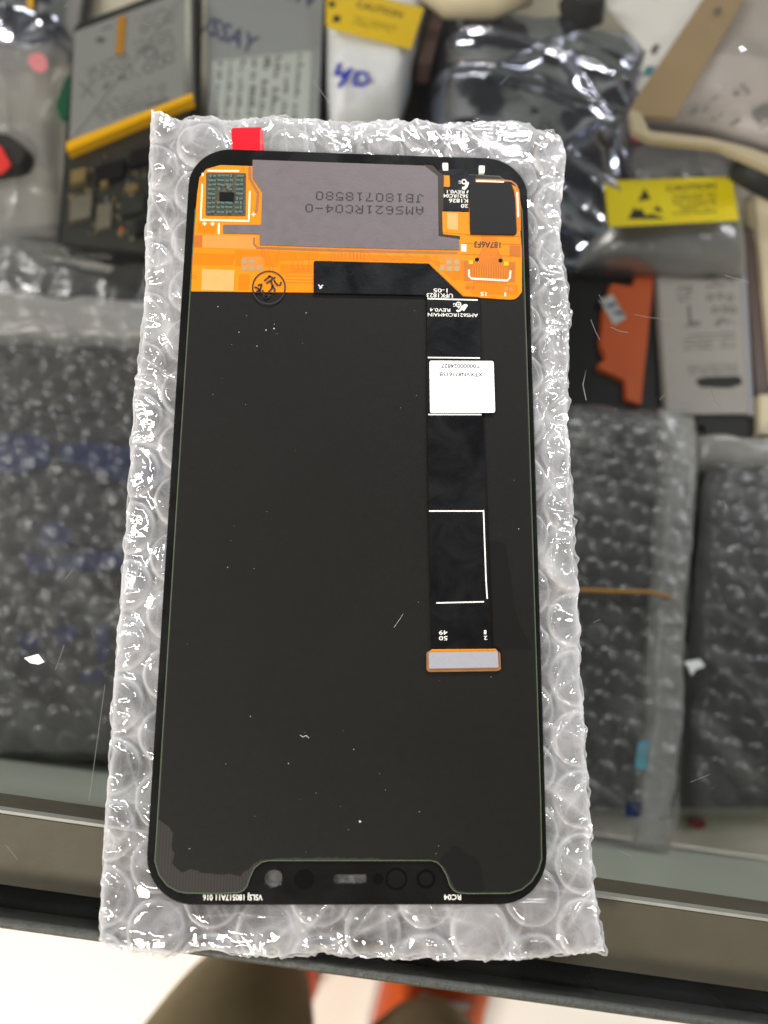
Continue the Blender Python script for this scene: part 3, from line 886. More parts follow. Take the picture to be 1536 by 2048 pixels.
# whitish folded edge of that parcel
pillow([(1330, 812), (1402, 830), (1348, 1700), (1276, 1700)], -.172, .010, 24, 200, M['fold_film'], 'folded_edge', t, amp=.0012, freq=120, seed=77, power=4, wob=8)
MB().tube([at(1100, 1178, -.163), at(1200, 1182, -.1625), at(1300, 1184, -.1605), at(1335, 1194, -.161), at(1362, 1212, -.170)], .0008, n=8).build('rubber_band', M['band'], t, smooth=True)
MB().px([(1276, 1484), (1300, 1480), (1296, 1540), (1270, 1536)], -.1648, -.1644, r=5).build('tape', M['sky_tape'], t)
MB().px([(1252, 1606), (1284, 1604), (1280, 1634), (1250, 1634)], -.1648, -.1644, r=4).build('tape', M['blue_tape'], t)
t = parcel('dark bubble wrapped parcel at the right edge, lowest red tag below it', [(1396, 866), (1760, 876), (1760, 1640), (1352, 1640)], [(1408, 930), (1740, 930), (1740, 1620), (1340, 1620)], -.193, .024, 12)
pillow([(1398, 868), (1740, 878), (1740, 930), (1398, 926)], -.173, .008, 60, 16, M['fold_film'], 'folded_edge', t, amp=.0012, freq=120, seed=79, power=4, wob=6)
o = flat('red_tag', 'small dark red tag on the white shelf at lower right', 'tag', [(1380, 1638), (1410, 1640), (1412, 1654), (1396, 1660), (1378, 1650)], -.196, .002, M['red_dark'], r=3)
o = flat('black_screen_panel', 'black phone panel whose edge shows below the left parcel', 'screen panel', [(-80, 1480), (300, 1490), (300, 1572), (-80, 1552)], -.1915, .006, M['black_screen'], r=8, taper=.0006)
MB().disc(90, 1536, 9, -.1915, -.1914).build('camera_hole', M['batt_print'], o)
o = flat('paper_scrap', 'torn off white paper scrap on the dark right edge parcel', 'scrap', [(1368, 1324), (1400, 1318), (1410, 1332), (1390, 1340), (1384, 1352), (1378, 1336)], -.1655, .0006, M['paper'], r=2)

# ---------------------------------------------------------------- bubble wrap under the phone screen
ZPH = .0032        # underside of the phone screen
left = [(303, 222), (300, 300), (292, 480), (285, 640), (268, 800), (255, 1000), (240, 1200), (225, 1400), (215, 1560), (205, 1720), (198, 1880)]
right = [(1126, 268), (1131, 330), (1121, 420), (1122, 480), (1134, 560), (1140, 630), (1135, 760), (1138, 900), (1155, 1157), (1168, 1400), (1180, 1640), (1190, 1780), (1213, 1906)]
top = [(303, 222), (345, 238), (420, 228), (470, 244), (540, 230), (600, 234), (700, 246), (800, 238), (880, 248), (1000, 240), (1060, 246), (1126, 268)]
bot = [(198, 1880), (230, 1898), (330, 1914), (420, 1900), (490, 1912), (560, 1916), (640, 1905), (760, 1915), (900, 1918), (1040, 1922), (1150, 1908), (1213, 1906)]


def curve(pts, t):
    pts = np.array(pts, float)
    s = np.concatenate([[0], np.cumsum(np.linalg.norm(np.diff(pts, axis=0), axis=1))]); s /= s[-1]
    return np.stack([np.interp(t, s, pts[:, k]) for k in (0, 1)], -1)


def coons(u, v, seed, jag):
    L, Rr, T, B = curve(left, v), curve(right, v), curve(top, u), curve(bot, u)
    # torn, crinkled edges
    def j(t, s, k): return ((vnoise(t * 40, t * 0 + .5, s) - .5) + .6 * (vnoise(t * 130, t * 0 + .5, s + 1) - .5)) * k
    L = L + np.stack([j(v, seed, jag), 0 * v], -1); Rr = Rr + np.stack([j(v, seed + 3, jag * 1.6), 0 * v], -1)
    T = T + np.stack([0 * u, j(u, seed + 6, jag)], -1); B = B + np.stack([0 * u, j(u, seed + 9, jag * 1.5)], -1)
    c00, c10, c01, c11 = (np.array(p, float) for p in (left[0], right[0], left[-1], right[-1]))
    U, V = u[..., None], v[..., None]
    return (1 - U) * L + U * Rr + (1 - V) * T + V * B - ((1 - U) * (1 - V) * c00 + U * (1 - V) * c10 + (1 - U) * V * c01 + U * V * c11)


wrap = thing('bubble_wrap', 'crinkled clear bubble wrap sheet lying under the phone screen on the glass counter', 'bubble wrap', (0, -.002, 0.0001))
cap = at(527, 1868, .003)
ANG = 0.0


def wrap_bubbles(x, y, seed):
    cx, cy, r = .00985, .01140, .0051
    X, Y = x - cap[0], y - cap[1]
    X, Y = X + .0006 * (vnoise(x * 90, y * 90, 4) - .5), Y + .0006 * (vnoise(x * 90, y * 90, 5) - .5)
    best = np.full(x.shape, 9.); bi = np.zeros(x.shape); bj = np.zeros(x.shape)
    i0 = np.round(X / cx)
    for di in (-1, 0, 1):
        i = i0 + di
        o = (np.abs(i) % 2) * cy / 2
        jj = np.round((Y - o) / cy)
        d = np.hypot(X - i * cx, Y - jj * cy - o)
        c = d < best
        best = np.where(c, d, best); bi = np.where(c, i, bi); bj = np.where(c, jj, bj)
    hh = hash2(bi + 500, bj + 500, seed)
    limp = hash2(bi + 900, bj + 77, seed)
    return best / r, hh, limp


def wrap_grid(nu, nv, seed, jag):
    u, v = np.meshgrid(np.linspace(0, 1, nu + 1), np.linspace(0, 1, nv + 1))
    uv = coons(u, v, seed, jag)
    P = atn(uv, np.full(u.shape, .0018))
    edge = np.minimum(np.minimum(u, 1 - u) * .084, np.minimum(v, 1 - v) * .165)     # metres from the sheet's edge
    return u, v, uv, P[..., 0], P[..., 1], edge


def under_screen(uv):
    X, Y = uv[..., 0], uv[..., 1]
    q = lambda d: np.clip(d / 14, 0, 1)
    tab = q(X - 454) * q(534 - X) * q(Y - 247) * q(330 - Y)      # the red tab also lies on top
    return np.maximum(tab, q(X - (400 - .0595 * Y)) * q((1058 + .0317 * (Y - 560)) - X) * q(Y - (302 + (X - 527) * .0365)) * q(1808 - Y))


def wrap_mesh(name, mat, x, y, z, seal, under):
    z = np.where(under > 0, np.minimum(z, ZPH - .00020 + (1 - under) * .0014), z)
    nv, nu = x.shape
    idx = np.arange(nu * nv).reshape(nv, nu)
    f = np.stack([idx[:-1, :-1], idx[1:, :-1], idx[1:, 1:], idx[:-1, 1:]], -1).reshape(-1, 4)
    b = MB(); b.v = [tuple(p) for p in np.stack([x, y, z], -1).reshape(-1, 3)]; b.f = [tuple(k) for k in f.tolist()]; b.mi = [0] * len(b.f)
    return b.build(name, mat, wrap, smooth=True, seal=seal)


# layer of bubbles
u, v, uv, x, y, edge = wrap_grid(430, 760, 3, 7)
t, hh, limp = wrap_bubbles(x, y, 3)
strip_ = np.clip((u - .935) / .02, 0, 1)                       # crushed welded strip along the right edge
soft = np.clip(edge / .0035, 0, 1) ** .8
tc_ = np.clip(t, 0, 1)
full = (.55 + .45 * hh) * (1 - .75 * strip_)
dome = full * (1 - tc_ ** 8) ** .5
sag = facet(x * 170, y * 170, 5) - .2
cz = creases(x, y, 11, 190., 6)
cz2 = creases(x, y, 17, 420., 6)
z = .0007 + .0026 * dome * (.3 + .7 * soft) - .0014 * limp * (tc_ < 1) * (1 - tc_ ** 4) * np.clip(sag, -.05, .4)
z = z + .00022 * cz + .00005 * cz2 + .0011 * strip_ * (facet(x * 330, y * 330, 8) - .15) + (1 - soft) * .0012 * (vnoise(x * 300, y * 300, 9) - .2)
z = np.maximum(z, .00035)
rim = np.exp(-((t - 1.0) / .055) ** 2) + .35 * np.exp(-((t - .90) / .03) ** 2)
seal = .62 * rim * (.35 + .9 * vnoise(x * 260, y * 260, 12)) + .32 * cz + .16 * cz2 + .16 * (t > 1.03) * vnoise(x * 180, y * 180, 13) + .30 * strip_ * vnoise(x * 240, y * 240, 14) + .6 * np.exp(-edge / .00045)
wrap_mesh('bubble_layer', M['wrap'], x, y, z, seal, under_screen(uv))
# flat wrinkled film over and under it
u, v, uv, x, y, edge = wrap_grid(360, 640, 23, 9)
t, hh, limp = wrap_bubbles(x, y, 3)
soft = np.clip(edge / .005, 0, 1) ** .7
cz = creases(x, y, 31, 120., 7, 12); cz2 = creases(x, y, 37, 300., 6, 9)
z = .0012 + soft * (.0023 - .0009 * np.clip(t - .8, 0, .5) + .0005 * (vnoise(x * 130, y * 130, 33) - .5)) + .00034 * cz + .00006 * cz2
z = z + (1 - soft) * .0012 * (ridged(x * 380, y * 380, 35) - .4)
seal = .26 * cz + .12 * cz2 + .5 * np.exp(-edge / .0004) + .10 * vnoise(x * 90, y * 90, 36) ** 2
wrap_mesh('outer_film', M['wrap_top'], x, y, z, seal, under_screen(uv))
u, v, uv, x, y, edge = wrap_grid(200, 350, 14, 9)
cz = creases(x, y, 51, 130., 7, 8)
z = .00025 + .00035 * cz + .0002 * vnoise(x * 150, y * 150, 52)
wrap_mesh('backing_film', M['wrap_under'], x, y, z, .3 * cz + .5 * np.exp(-edge / .0005), under_screen(uv))

# ---------------------------------------------------------------- the phone screen
ph = thing('phone_screen', 'black phone screen assembly lying face down, orange flex circuit at its top', 'phone screen', (0, 0, ZPH))
Z0 = .0040         # back of the cover glass
W2, H2, CR = .0365, .0760, .0088


def rrect(w, h, r, n=14):
    p = []
    for cx, cy, a0 in ((w - r, h - r, 0), (-w + r, h - r, 90), (-w + r, -h + r, 180), (w - r, -h + r, 270)):
        for k in range(n + 1):
            a = math.radians(a0 + 90 * k / n)
            p.append((cx + r * math.cos(a), cy + r * math.sin(a)))
    return p


def cut_plate(name, outline, holes, z0, z1, mat, parent, bevel=0.):
    cu = bpy.data.curves.new(name, 'CURVE'); cu.dimensions = '2D'; cu.fill_mode = 'BOTH'
    cu.extrude = (z1 - z0) / 2 - bevel; cu.bevel_depth = bevel; cu.bevel_resolution = 2
    for pts in [outline] + holes:
        s = cu.splines.new('POLY'); s.points.add(len(pts) - 1); s.use_cyclic_u = True
        for k, (a, b) in enumerate(pts): s.points[k].co = (a, b, 0, 1)
    ob = bpy.data.objects.new(name, cu); me = bpy.data.meshes.new_from_object(ob)
    bpy.data.objects.remove(ob); bpy.data.curves.remove(cu)
    off_ = world_loc(parent)
    me.transform(Matrix.Translation((-off_.x, -off_.y, (z0 + z1) / 2 - off_.z)))
    me.materials.clear(); me.materials.append(mat)
    o = bpy.data.objects.new(name, me); COL.objects.link(o); o.parent = parent
    return o


def circ(u, v, r, ry=None, n=32):
    ry = ry or r
    return [tuple(at(u + r * math.cos(k * 2 * math.pi / n), v + ry * math.sin(k * 2 * math.pi / n), Z0)[:2]) for k in range(n)]


slot = [tuple(at(u, v, Z0)[:2]) for u, v in rounded([(665, 1748), (734, 1748), (734, 1768), (665, 1768)], 10)]
cover = cut_plate('cover_glass', inset(rrect(W2, H2, CR), .00012), [circ(546.5, 1758, 19), slot], ZPH, Z0, M['ink'], ph, bevel=.00012)
zt = Z0
c = MB()
c.disc(608.7, 1759, 20.5, zt, zt + 2e-5, 1)
c.disc(756, 1758, 11, zt, zt + 2e-5, 1)
c.ring(792.6, 1758, 20, 5, zt, 1); c.ring(852, 1758, 16.5, 6, zt, 1)
c.build('sensor_windows', [M['ink'], M['lens_black']], cover)
w = MB()
w.text('VSLSJ 180517A11 016', (525, 1789.3), (406, 1789.3), 11.5, zt, bold=.012)
w.build('lettering', M['white'], cover)
MB().text('RC04', (922, 1789.3), (888, 1789.3), 10.5, zt, bold=.012).build('lettering', M['white'], cover)
for q in ([(885, 325.5), (896, 326), (896.5, 340.6), (886, 340.6)], [(958, 331), (969.5, 331.5), (969, 346), (958.5, 346)]):
    MB().px(q, zt, .0048, r=1.5).build('white_tab', M['white'], cover)

LX = lambda y: 397.5 - .0595 * y
RX = lambda y: 1058.8 + .0317 * (y - 560)
outl = [(408, 366), (LX(420) + 17, 420), (LX(1000) + 15, 1000), (LX(1690) + 14, 1690), (308.7, 1722), (317, 1750), (334, 1772), (354.5, 1783.5), (372, 1787), (440, 1788), (478, 1786),
        (488, 1781), (494.5, 1773), (501, 1754), (509, 1737), (523.6, 1725), (538, 1722), (700, 1722), (862, 1722), (873, 1725), (882, 1733), (892, 1750), (899, 1771), (906, 1781), (916, 1786.5), (935, 1788),
        (1020, 1787.5), (1044, 1780), (1064, 1764), (1078, 1741), (1084.5, 1718), (RX(1600) - 9.5, 1600), (RX(1000) - 9, 1000), (RX(420) - 9, 420), (1030, 378), (1000, 352), (700, 336), (438, 340)]
pw = [tuple(at(u, v, .00445)[:2]) for u, v in outl]
if sum(pw[i - 1][0] * pw[i][1] - pw[i][0] * pw[i - 1][1] for i in range(len(pw))) < 0: pw = pw[::-1]
panel = MB().prism(pw, Z0, .00445).build('display_panel', M['panel_edge'], ph)
MB().prism(inset(pw, .00017), .00445, .00448).build('ridged_backing', M['ridges'], panel)


def rag(pts, k, step=5, seed=1):
    """a torn edge along an open line"""
    rs = random.Random(seed); out = []
    for a, b in zip(pts[:-1], pts[1:]):
        a, b = np.array(a, float), np.array(b, float)
        n = max(1, int(np.linalg.norm(b - a) / step))
        for t in range(n):
            out.append(tuple(a + (b - a) * t / n + np.array([rs.uniform(-k, k), rs.uniform(-k, k)])))
    return out + [tuple(pts[-1])]


fo = [(410, 372), (LX(420) + 20, 420), (LX(1000) + 18, 1000), (LX(1560) + 17.5, 1560)]
fo += rag([(LX(1640) + 18, 1640), (336, 1652), (347, 1668), (342, 1690), (348, 1706), (344, 1728), (362, 1744), (382, 1738), (402, 1745), (430, 1749), (462, 1748), (482, 1753), (486, 1744), (496, 1738), (502, 1732), (514, 1724)], 1.2, 6, 4)
fo += rag([(518, 1720), (560, 1716), (640, 1715), (756, 1716)], 1.5, 5, 6)
fo += [(762, 1719), (864, 1719), (878, 1724), (889, 1735), (898, 1752), (905, 1770), (914, 1781), (935, 1784.5), (1018, 1784), (1042, 1776.5), (1061, 1761), (1074, 1740), (1080.5, 1717), (RX(1600) - 13, 1600), (RX(1000) - 12.5, 1000), (RX(420) - 12.5, 420), (1026, 380), (1000, 360), (700, 344), (440, 346)]
pf = MB().px(fo, .00448, .00455).build('graphite_film', M['film'], panel)
MB().px([(878, 1727), (884, 1712), (898, 1702), (900, 1694), (908, 1691), (918, 1695), (928, 1704), (938, 1711), (950, 1713), (958, 1722), (962, 1736), (966, 1760), (968, 1783), (936, 1783), (915, 1780), (906, 1768), (898, 1750), (890, 1735)], .00455, .00457, r=3).build('dark_patch', M['film_dark'], pf)  # irregular area a little darker than the film around it
MB().px([(975, 1080), (1010, 1085), (1022, 1157), (1030, 1220), (1042, 1256), (1062, 1292), (1064, 1300), (980, 1300)], .00455, .00457, r=6).build('dark_patch', M['film_dark'], pf)  # darker area with a curved edge beside the ribbon cable
d = MB(); rs = random.Random(21)
for k in range(55):
    v = rs.uniform(610, 1710); u = rs.uniform(LX(v) + 30, RX(v) - 30)
    if 845 < u < 1010 and v < 1350: continue
    d.disc(u, v, rs.choice([.35, .4, .5, .6, .9]), .00455, .00459, n=5)
d.disc(720, 1643, 2.2, .00455, .0047, n=6); d.strip([(600, 1470), (606, 1474), (612, 1471), (618, 1476)], 1, .0046); d.strip([(788, 1255), (800, 1238), (806, 1228)], .5, .0046)
d.disc(532, 660, 1.2, .00455, .0046, n=6); d.disc(548, 657, 1.4, .00455, .0046, n=6)
tag(d.build('dust_specks', M['dust'], pf), kind='stuff')

# flex circuit
ZF = .00475
fx = MB()
fx.px([(382, 582.5), (385, 520), (389, 455), (394, 388), (399, 354), (412, 338), (440, 330), (506, 332), (700, 336), (874, 345), (884, 349), (884, 424), (938, 424), (938, 362), (1018, 366), (1034, 374), (1040, 390), (1041, 465), (1044, 500), (1044, 584), (1036, 594), (1030, 598), (1020, 599), (960, 595), (640, 585)], .00455, ZF, 0, r=2, taper=.00003)
for q in ([(470, 500), (640, 505), (636, 520), (560, 522), (556, 534), (470, 532)], [(388, 506), (470, 508), (466, 530), (387, 530)], [(560, 528), (624, 530), (624, 548), (560, 547)], [(640, 507), (860, 513), (862, 524), (640, 520)],
          [(478, 548), (500, 549), (498, 580), (476, 580)], [(860, 520), (930, 522), (930, 560), (905, 560)], [(396, 446), (432, 447), (430, 466), (394, 466)], [(1034, 400), (1041, 402), (1042, 462), (1036, 462)], [(930, 566), (1036, 570), (1036, 590), (945, 588)]):
    fx.px(q, ZF, ZF + 1e-5, 13, r=2)
fx.px([(389, 470.5), (405, 470.5), (404.5, 495), (387.5, 495)], ZF, ZF + 2e-5, 1); fx.px([(405, 470.5), (512, 471), (512, 498), (404.5, 495.5)], ZF, ZF + 3e-5, 2)
fx.px([(404, 538), (469, 540), (467, 582), (402.5, 580)], ZF, ZF + 3e-5, 3, r=1.5)
fx.px([(482, 516), (490, 513), (526, 513), (528, 541), (508, 543), (482, 541)], ZF, ZF + 2e-5, 4, r=4); fx.px([(880, 516), (896, 512), (920, 516), (922, 540), (900, 543), (880, 541)], ZF, ZF + 2e-5, 4, r=4)
for u, v in ((489, 523), (504, 523), (489, 537), (503.5, 537), (519, 537), (898, 524.6), (914, 524), (884, 536.5), (899, 537.5), (914, 538)): fx.disc(u, v, 5.2, ZF + 2e-5, ZF + 6e-5, 5, n=16)
fx.disc(520, 523, 5, ZF + 2e-5, ZF + 5e-5, 0, n=16); fx.disc(884, 522.5, 5, ZF + 2e-5, ZF + 5e-5, 0, n=16)
fx.ring(388.5, 554, 3.4, 1.6, ZF, 1, n=14); fx.ring(404, 360, 2.8, 1.5, ZF, 1, n=14); fx.ring(486, 337.5, 2.2, 1.4, ZF, 1, n=14)
for p in ([(528, 500), (533, 526), (538, 531), (538, 545)], [(535, 500), (540, 524), (546, 531), (546, 545)], [(524, 498), (524, 514)], [(555, 501), (552, 524)], [(586, 519), (586, 538)], [(596, 519), (596, 538)], [(605, 520), (605, 538)], [(619, 501), (617, 538)], [(571, 552), (626, 553)], [(571, 559), (626, 560)], [(571, 565), (626, 566)], [(559, 501), (558, 510)],
          [(665, 503), (662, 520), (656, 522)], [(735, 505), (742, 515), (752, 520), (758, 521)], [(758, 510), (768, 505), (778, 516), (788, 519)]): fx.strip(p, 1.3, ZF, 1)
for k in range(9): fx.strip([(669 + k * 7 + (3 if k > 3 else 0), 505), (669 + k * 7 + (3 if k > 3 else 0), 520)], 1.6 if k < 4 else 2.8, ZF, 1)
for u in (588, 597, 606, 616.5): fx.ring(u, 541, 3.2, 1.2, ZF, 1, n=14)
for (u, v) in ((790, 518), (800, 517), (814, 511), (851, 514), (872, 515)): fx.ring(u, v, 3, 1.2, ZF, 1, n=12)
# connector field on the right
fx.px([(927, 521), (1031, 524), (1030, 565), (927.5, 562)], ZF, ZF + 1.5e-5, 6)
fx.px([(963, 470), (993, 471), (996, 500), (1016, 538), (1014, 568), (946, 566), (944, 536), (964, 500)], ZF, ZF + 2e-5, 6)
for k in range(15):
    a = -1 + 2 * k / 14
    fx.strip([(979 + a * 13, 472), (979.5 + a * 14, 505), (980 + a * 34, 534), (980 + a * 34, 571)], .9, ZF + 2.5e-5, 0)
fx.strip([(938, 539), (938, 552), (943, 557), (1015, 561), (1020, 555), (1021, 541)], 3.6, ZF + 3e-5, 7, h=3e-5)
fx.px([(937.5, 520), (946, 520.5), (946, 528), (937.5, 528)], ZF + 2e-5, ZF + 7e-5, 8); fx.px([(1008, 523), (1017, 523.5), (1017, 531), (1008, 531)], ZF + 2e-5, ZF + 7e-5, 8)
fx.disc(954, 519, 4.2, ZF + 2e-5, ZF + 5e-5, 9, n=14); fx.disc(1001, 521, 4.2, ZF + 2e-5, ZF + 5e-5, 9, n=14)
fx.disc(936, 575, 6, ZF, ZF + 3e-5, 1, ry=4, n=16); fx.disc(946.5, 575, 4, ZF, ZF + 3e-5, 1, n=16); fx.disc(1012, 577, 4.5, ZF, ZF + 3e-5, 4, n=16); fx.disc(1022, 577.5, 4.5, ZF, ZF + 3e-5, 4, n=16)
fx.px([(922.5, 488), (933, 488.5), (932.5, 503), (922.5, 502.5)], ZF, ZF + 3e-5, 7); fx.px([(1019, 490), (1041, 491), (1042, 512), (1019, 511)], ZF, ZF + 2e-5, 6)
fx.strip([(925, 486.5), (1042, 488.5)], 1.6, ZF + 2e-5, 1); fx.strip([(922, 508), (1042, 513)], 1.4, ZF + 2e-5, 1)
fx.strip([(930, 469.5), (1041, 472.5)], 1.8, ZF + 2e-5, 1)
fx.text('187A6F3', (1001, 484), (948.5, 483), 12, ZF + 2e-5, 10, bold=.02)
fx.text('15', (972.8, 584.5), (961.3, 584), 7.5, ZF, 11, bold=.015); fx.text('1', (1012, 585), (1009, 585), 7.5, ZF, 11, bold=.02)
# printed frame round the chips
for p, wd in (([(415, 341.3), (478, 342)], 3.2), ([(404.5, 368), (401.5, 438)], 3.2), ([(400, 439.6), (498.5, 441.8)], 3.4), ([(499.6, 382), (497.6, 441)], 3.2), ([(438, 446.5), (437.2, 468)], 3.6), ([(405.6, 346), (405.2, 352)], 4)): fx.strip(p, wd, ZF, 7, h=4e-5)
for u, v in ((409, 447.5), (425, 447.8), (507, 428.5)): fx.strip([(u - 4, v), (u + 4, v)], 2.2, ZF, 7, h=4e-5); fx.strip([(u, v - 4), (u, v + 4)], 2, ZF + 1e-5, 7, h=4e-5)
fx.strip([(499.5, 333), (499.5, 357), (516, 386), (513, 420), (511, 426)], 5.5, ZF, 12, h=6e-5)
fx.strip([(508, 475), (508, 488), (512, 493)], 4, ZF, 12, h=6e-5)
fx.strip([(512, 495.5), (680, 501), (915, 506)], 5, ZF, 12, h=4e-5)
flex = fx.build('flex_circuit', [M['orange'], M['orange_dark'], M['amber'], M['beige'], M['brown_patch'], M['pad'], M['orange_dark'], M['white_pad'], M['gold'], M['chip'], M['stamp'], M['white'], M['copper'], M['orange_plane']], ph)
# flex beside the black film
fb = MB()
fb.px([(878, 338), (938, 338), (940, 470), (880, 470)], .00455, .00460, 0)
fb.px([(885, 350.7), (899, 351), (900, 373.5), (885.5, 373)], .00460, .00468, 1, r=2)
fb.px([(884.5, 423), (925.5, 424), (927.5, 443), (938, 444.5), (940.5, 469), (885.5, 464.5)], ZF + 1e-5, ZF + 8e-5, 1, r=2)
fb.px([(894, 425.5), (915.7, 426), (916, 460), (894.5, 458)], ZF + 8e-5, ZF + 11e-5, 2, r=1)
zt = .0046
fb.px([(884, 376), (938, 376), (938, 422), (884, 422)], .0046, ZF + 3e-5, 0); zt = ZF + 3e-5
fb.px([(901, 350), (952, 350), (952, 376), (901, 376)], .0046, ZF + 3e-5, 0)
fb.text('REV0.1', (929, 381), (894, 380), 6.5, zt, 3, bold=.008); fb.text('5621RC04', (936, 389), (887, 388), 7, zt, 3, bold=.008)
fb.text('K1826', (936, 398), (898, 397.5), 7.5, zt, 3, bold=.008); fb.text('20', (936, 408.5), (922, 408.5), 7, zt, 3, bold=.008)
fb.strip([(936.5, 381), (934, 386)], 2.4, zt, 3, h=3e-5)
fb.strip([(935.5, 364), (933, 372), (929, 377), (924.5, 375.5)], 5.5, zt, 3, h=3e-5); fb.ring(928, 363.5, 4.2, 2.2, zt, 3, n=16); fb.text('G', (922, 361.5), (917.5, 361.5), 6, zt, 3, bold=.008)
fb.build('side_flex', [M['ribbon'], M['orange'], M['beige'], M['white']], flex)
bt = MB().px([(938, 364), (1022, 365.5), (1028, 380), (1031, 399), (1034, 465), (1029, 469.5), (940.5, 468)], ZF, ZF + .00035, r=4, taper=.00006).build('black_film', M['black_tape'], flex)
cr = MB()
cr.strip([(952, 361.5), (1008, 363.6)], 3, ZF + 1e-5, 0, h=1e-4); cr.strip([(1034.5, 384), (1036.5, 434)], 3.2, ZF + 1e-5, 0, h=1e-4)
cr.strip([(1008, 361), (1022, 362), (1032, 369), (1037, 380), (1038.5, 392)], 3, ZF + 1.2e-5, 1, h=1e-4); cr.strip([(951, 358.6), (1010, 360)], 2, ZF + 1.3e-5, 1, h=1e-4)
cr.build('solder_rim', [M['white_pad'], M['copper']], flex)
# chips
ep = MB().px([(412, 345), (492, 346), (491, 432), (411, 431)], ZF, ZF + .0001, r=3).build('underfill', M['epoxy'], flex)
proto = None


def chip_cap(u, v, ang):
    global proto
    c_ = at(u, v, ZF + .0001)
    if proto is None:
        b = MB(); L_, w_, h_ = .00074, .00043, .00036
        b.box((0, 0, h_ / 2), (L_ * .5, w_, h_), 0); b.box((-L_ * .38, 0, h_ / 2), (L_ * .24, w_ * 1.04, h_ * 1.04), 1); b.box((L_ * .38, 0, h_ / 2), (L_ * .24, w_ * 1.04, h_ * 1.04), 1)
        proto = b.build('capacitor', [M['teal'], M['cap_end']])
        o = proto
    else:
        o = proto.copy(); COL.objects.link(o)
    o.parent = flex
    wl_ = world_loc(flex)
    o.location = (c_[0] - wl_.x, c_[1] - wl_.y, c_[2] - wl_.z)
    o.rotation_euler = (0, 0, ang)


rs = random.Random(2)
for ci, (u, n0, n1) in enumerate(((421.5, 0, 9), (429, 0, 9), (439.5, 0, 4), (447, 0, 3), (456, 0, 3), (463, 0, 4), (477, 0, 9), (484.5, 0, 9), (440, 6, 9), (448.5, 6, 9), (457, 6, 9), (464, 6, 9))):
    for k in range(n0, n1):
        chip_cap(u + rs.uniform(-.7, .7) - k * .35, 353 + k * 9 + rs.uniform(-.8, .8), rs.uniform(-.1, .1) + (math.pi / 2 if rs.random() < .12 else 0))
MB().px([(439, 384), (468, 385), (467, 402), (438.5, 401)], ZF + .0001, ZF + .00055, r=1.2).build('chip', M['chip'], flex)
MB().disc(458, 371.5, 5, ZF + .0001, ZF + .0006, ry=3.4, n=18).build('solder_blob', M['steel'], flex)
# shield tape
pl = MB()
ZL = .0049
pl.px([(505, 319), (680, 325.2), (850, 331), (876, 352), (877.5, 472), (918, 477.5), (919.5, 500), (800, 498), (680, 495), (519, 490), (519, 468), (446, 466.5), (446, 449), (522, 449), (524, 384), (504.5, 355)], ZF + 6e-5, ZL, 0, r=1.2, taper=.00004)
pl.dots('JB180718580', (847, 388.5), (632, 382.5), 17.5, ZL, 1)
pl.dots('AMS621RC04-0', (847, 413.5), (611, 407.5), 17, ZL, 1)
pl.build('shield_tape', [M['plate'], M['print_dark']], ph)
MB().px([(848, 329), (866, 331), (878, 344), (888, 352), (886, 424), (886, 468), (920, 472), (920, 479), (877, 474), (875.5, 352)], .00455, ZF + 4e-5, r=1).build('tape_rim', pm('amber_adhesive', (.028, .019, .006), .35), flex)
# ribbon flex
ZB = .0051
rb = MB()
rb.px([(627, 522.5), (632, 521.5), (857, 527), (926, 592.5), (957, 594), (960, 610), (962, 700), (969, 900), (975, 1060), (985, 1298), (863.5, 1298), (858, 1060), (855, 900), (854, 700), (853, 594), (850, 590), (627, 586)], .00456, ZB, 0, r=1, taper=.00003)
rb.text('UFK1823', (905.6, 587.6), (853.5, 586.4), 8.2, ZB, 1, bold=.008); rb.text('1-05', (895, 577.2), (867, 577), 8, ZB, 1, bold=.008)
for p in ([(855, 597.3), (955.5, 600)], [(855.7, 715), (960, 716)], [(856.6, 829), (963, 829)], [(872.7, 1205.9), (968, 1203.5)], [(967, 1020), (971.9, 1157), (974.4, 1197.5)], [(858, 1022), (966, 1022)]): rb.strip(p, 2.6, ZB, 1)
rb.text('REV0.4', (900.6, 617.2), (859.8, 616.2), 6.6, ZB, 1, bold=.008); rb.text('AMS621RC04MAIN', (956, 627.4), (855.7, 625.8), 6.8, ZB, 1, bold=.008)
rb.strip([(926, 621), (932.5, 611), (933, 609)], 5, ZB, 1); rb.strip([(932.8, 610), (929, 610.5), (924, 614), (920.5, 620.5), (916, 622.5), (913.5, 620)], 4, ZB + 1e-5, 1)
rb.ring(917, 609, 4.6, 2, ZB, 1, n=20); rb.disc(917, 609, 1.8, ZB, ZB + 3e-5, 1, n=10); rb.disc(917.5, 615.5, 1.5, ZB, ZB + 3e-5, 1, n=10); rb.text('G', (911.5, 606.5), (906.5, 606.5), 7, ZB, 1, bold=.008)
rb.text('49', (895, 1261.2), (878, 1261), 8.2, ZB, 1, bold=.008); rb.text('50', (895, 1272.4), (878, 1272.4), 8.2, ZB, 1, bold=.008); rb.text('1', (972.6, 1260.5), (968, 1260.5), 8, ZB, 1, bold=.008); rb.text('2', (974.4, 1272), (968, 1272), 8, ZB, 1, bold=.008)
rb.text('T866UC9', (754, 538), (688, 538), 13, ZB, 2, bold=.008)
rb.strip([(637, 569), (640, 574), (646, 570)], 2.6, ZB, 3); rb.strip([(639, 577), (644, 574)], 3, ZB + 1e-5, 3)
ribbon = rb.build('ribbon_cable', [M['ribbon'], M['white'], M['film_dark'], M['dust']], ph)
MB().px([(864, 1262), (984, 1260), (984.5, 1284), (864, 1284)], ZB, ZB + 2e-5, 0).px([(864, 1286), (985, 1284), (985, 1298), (864, 1298)], ZB, ZB + 2e-5, 1)
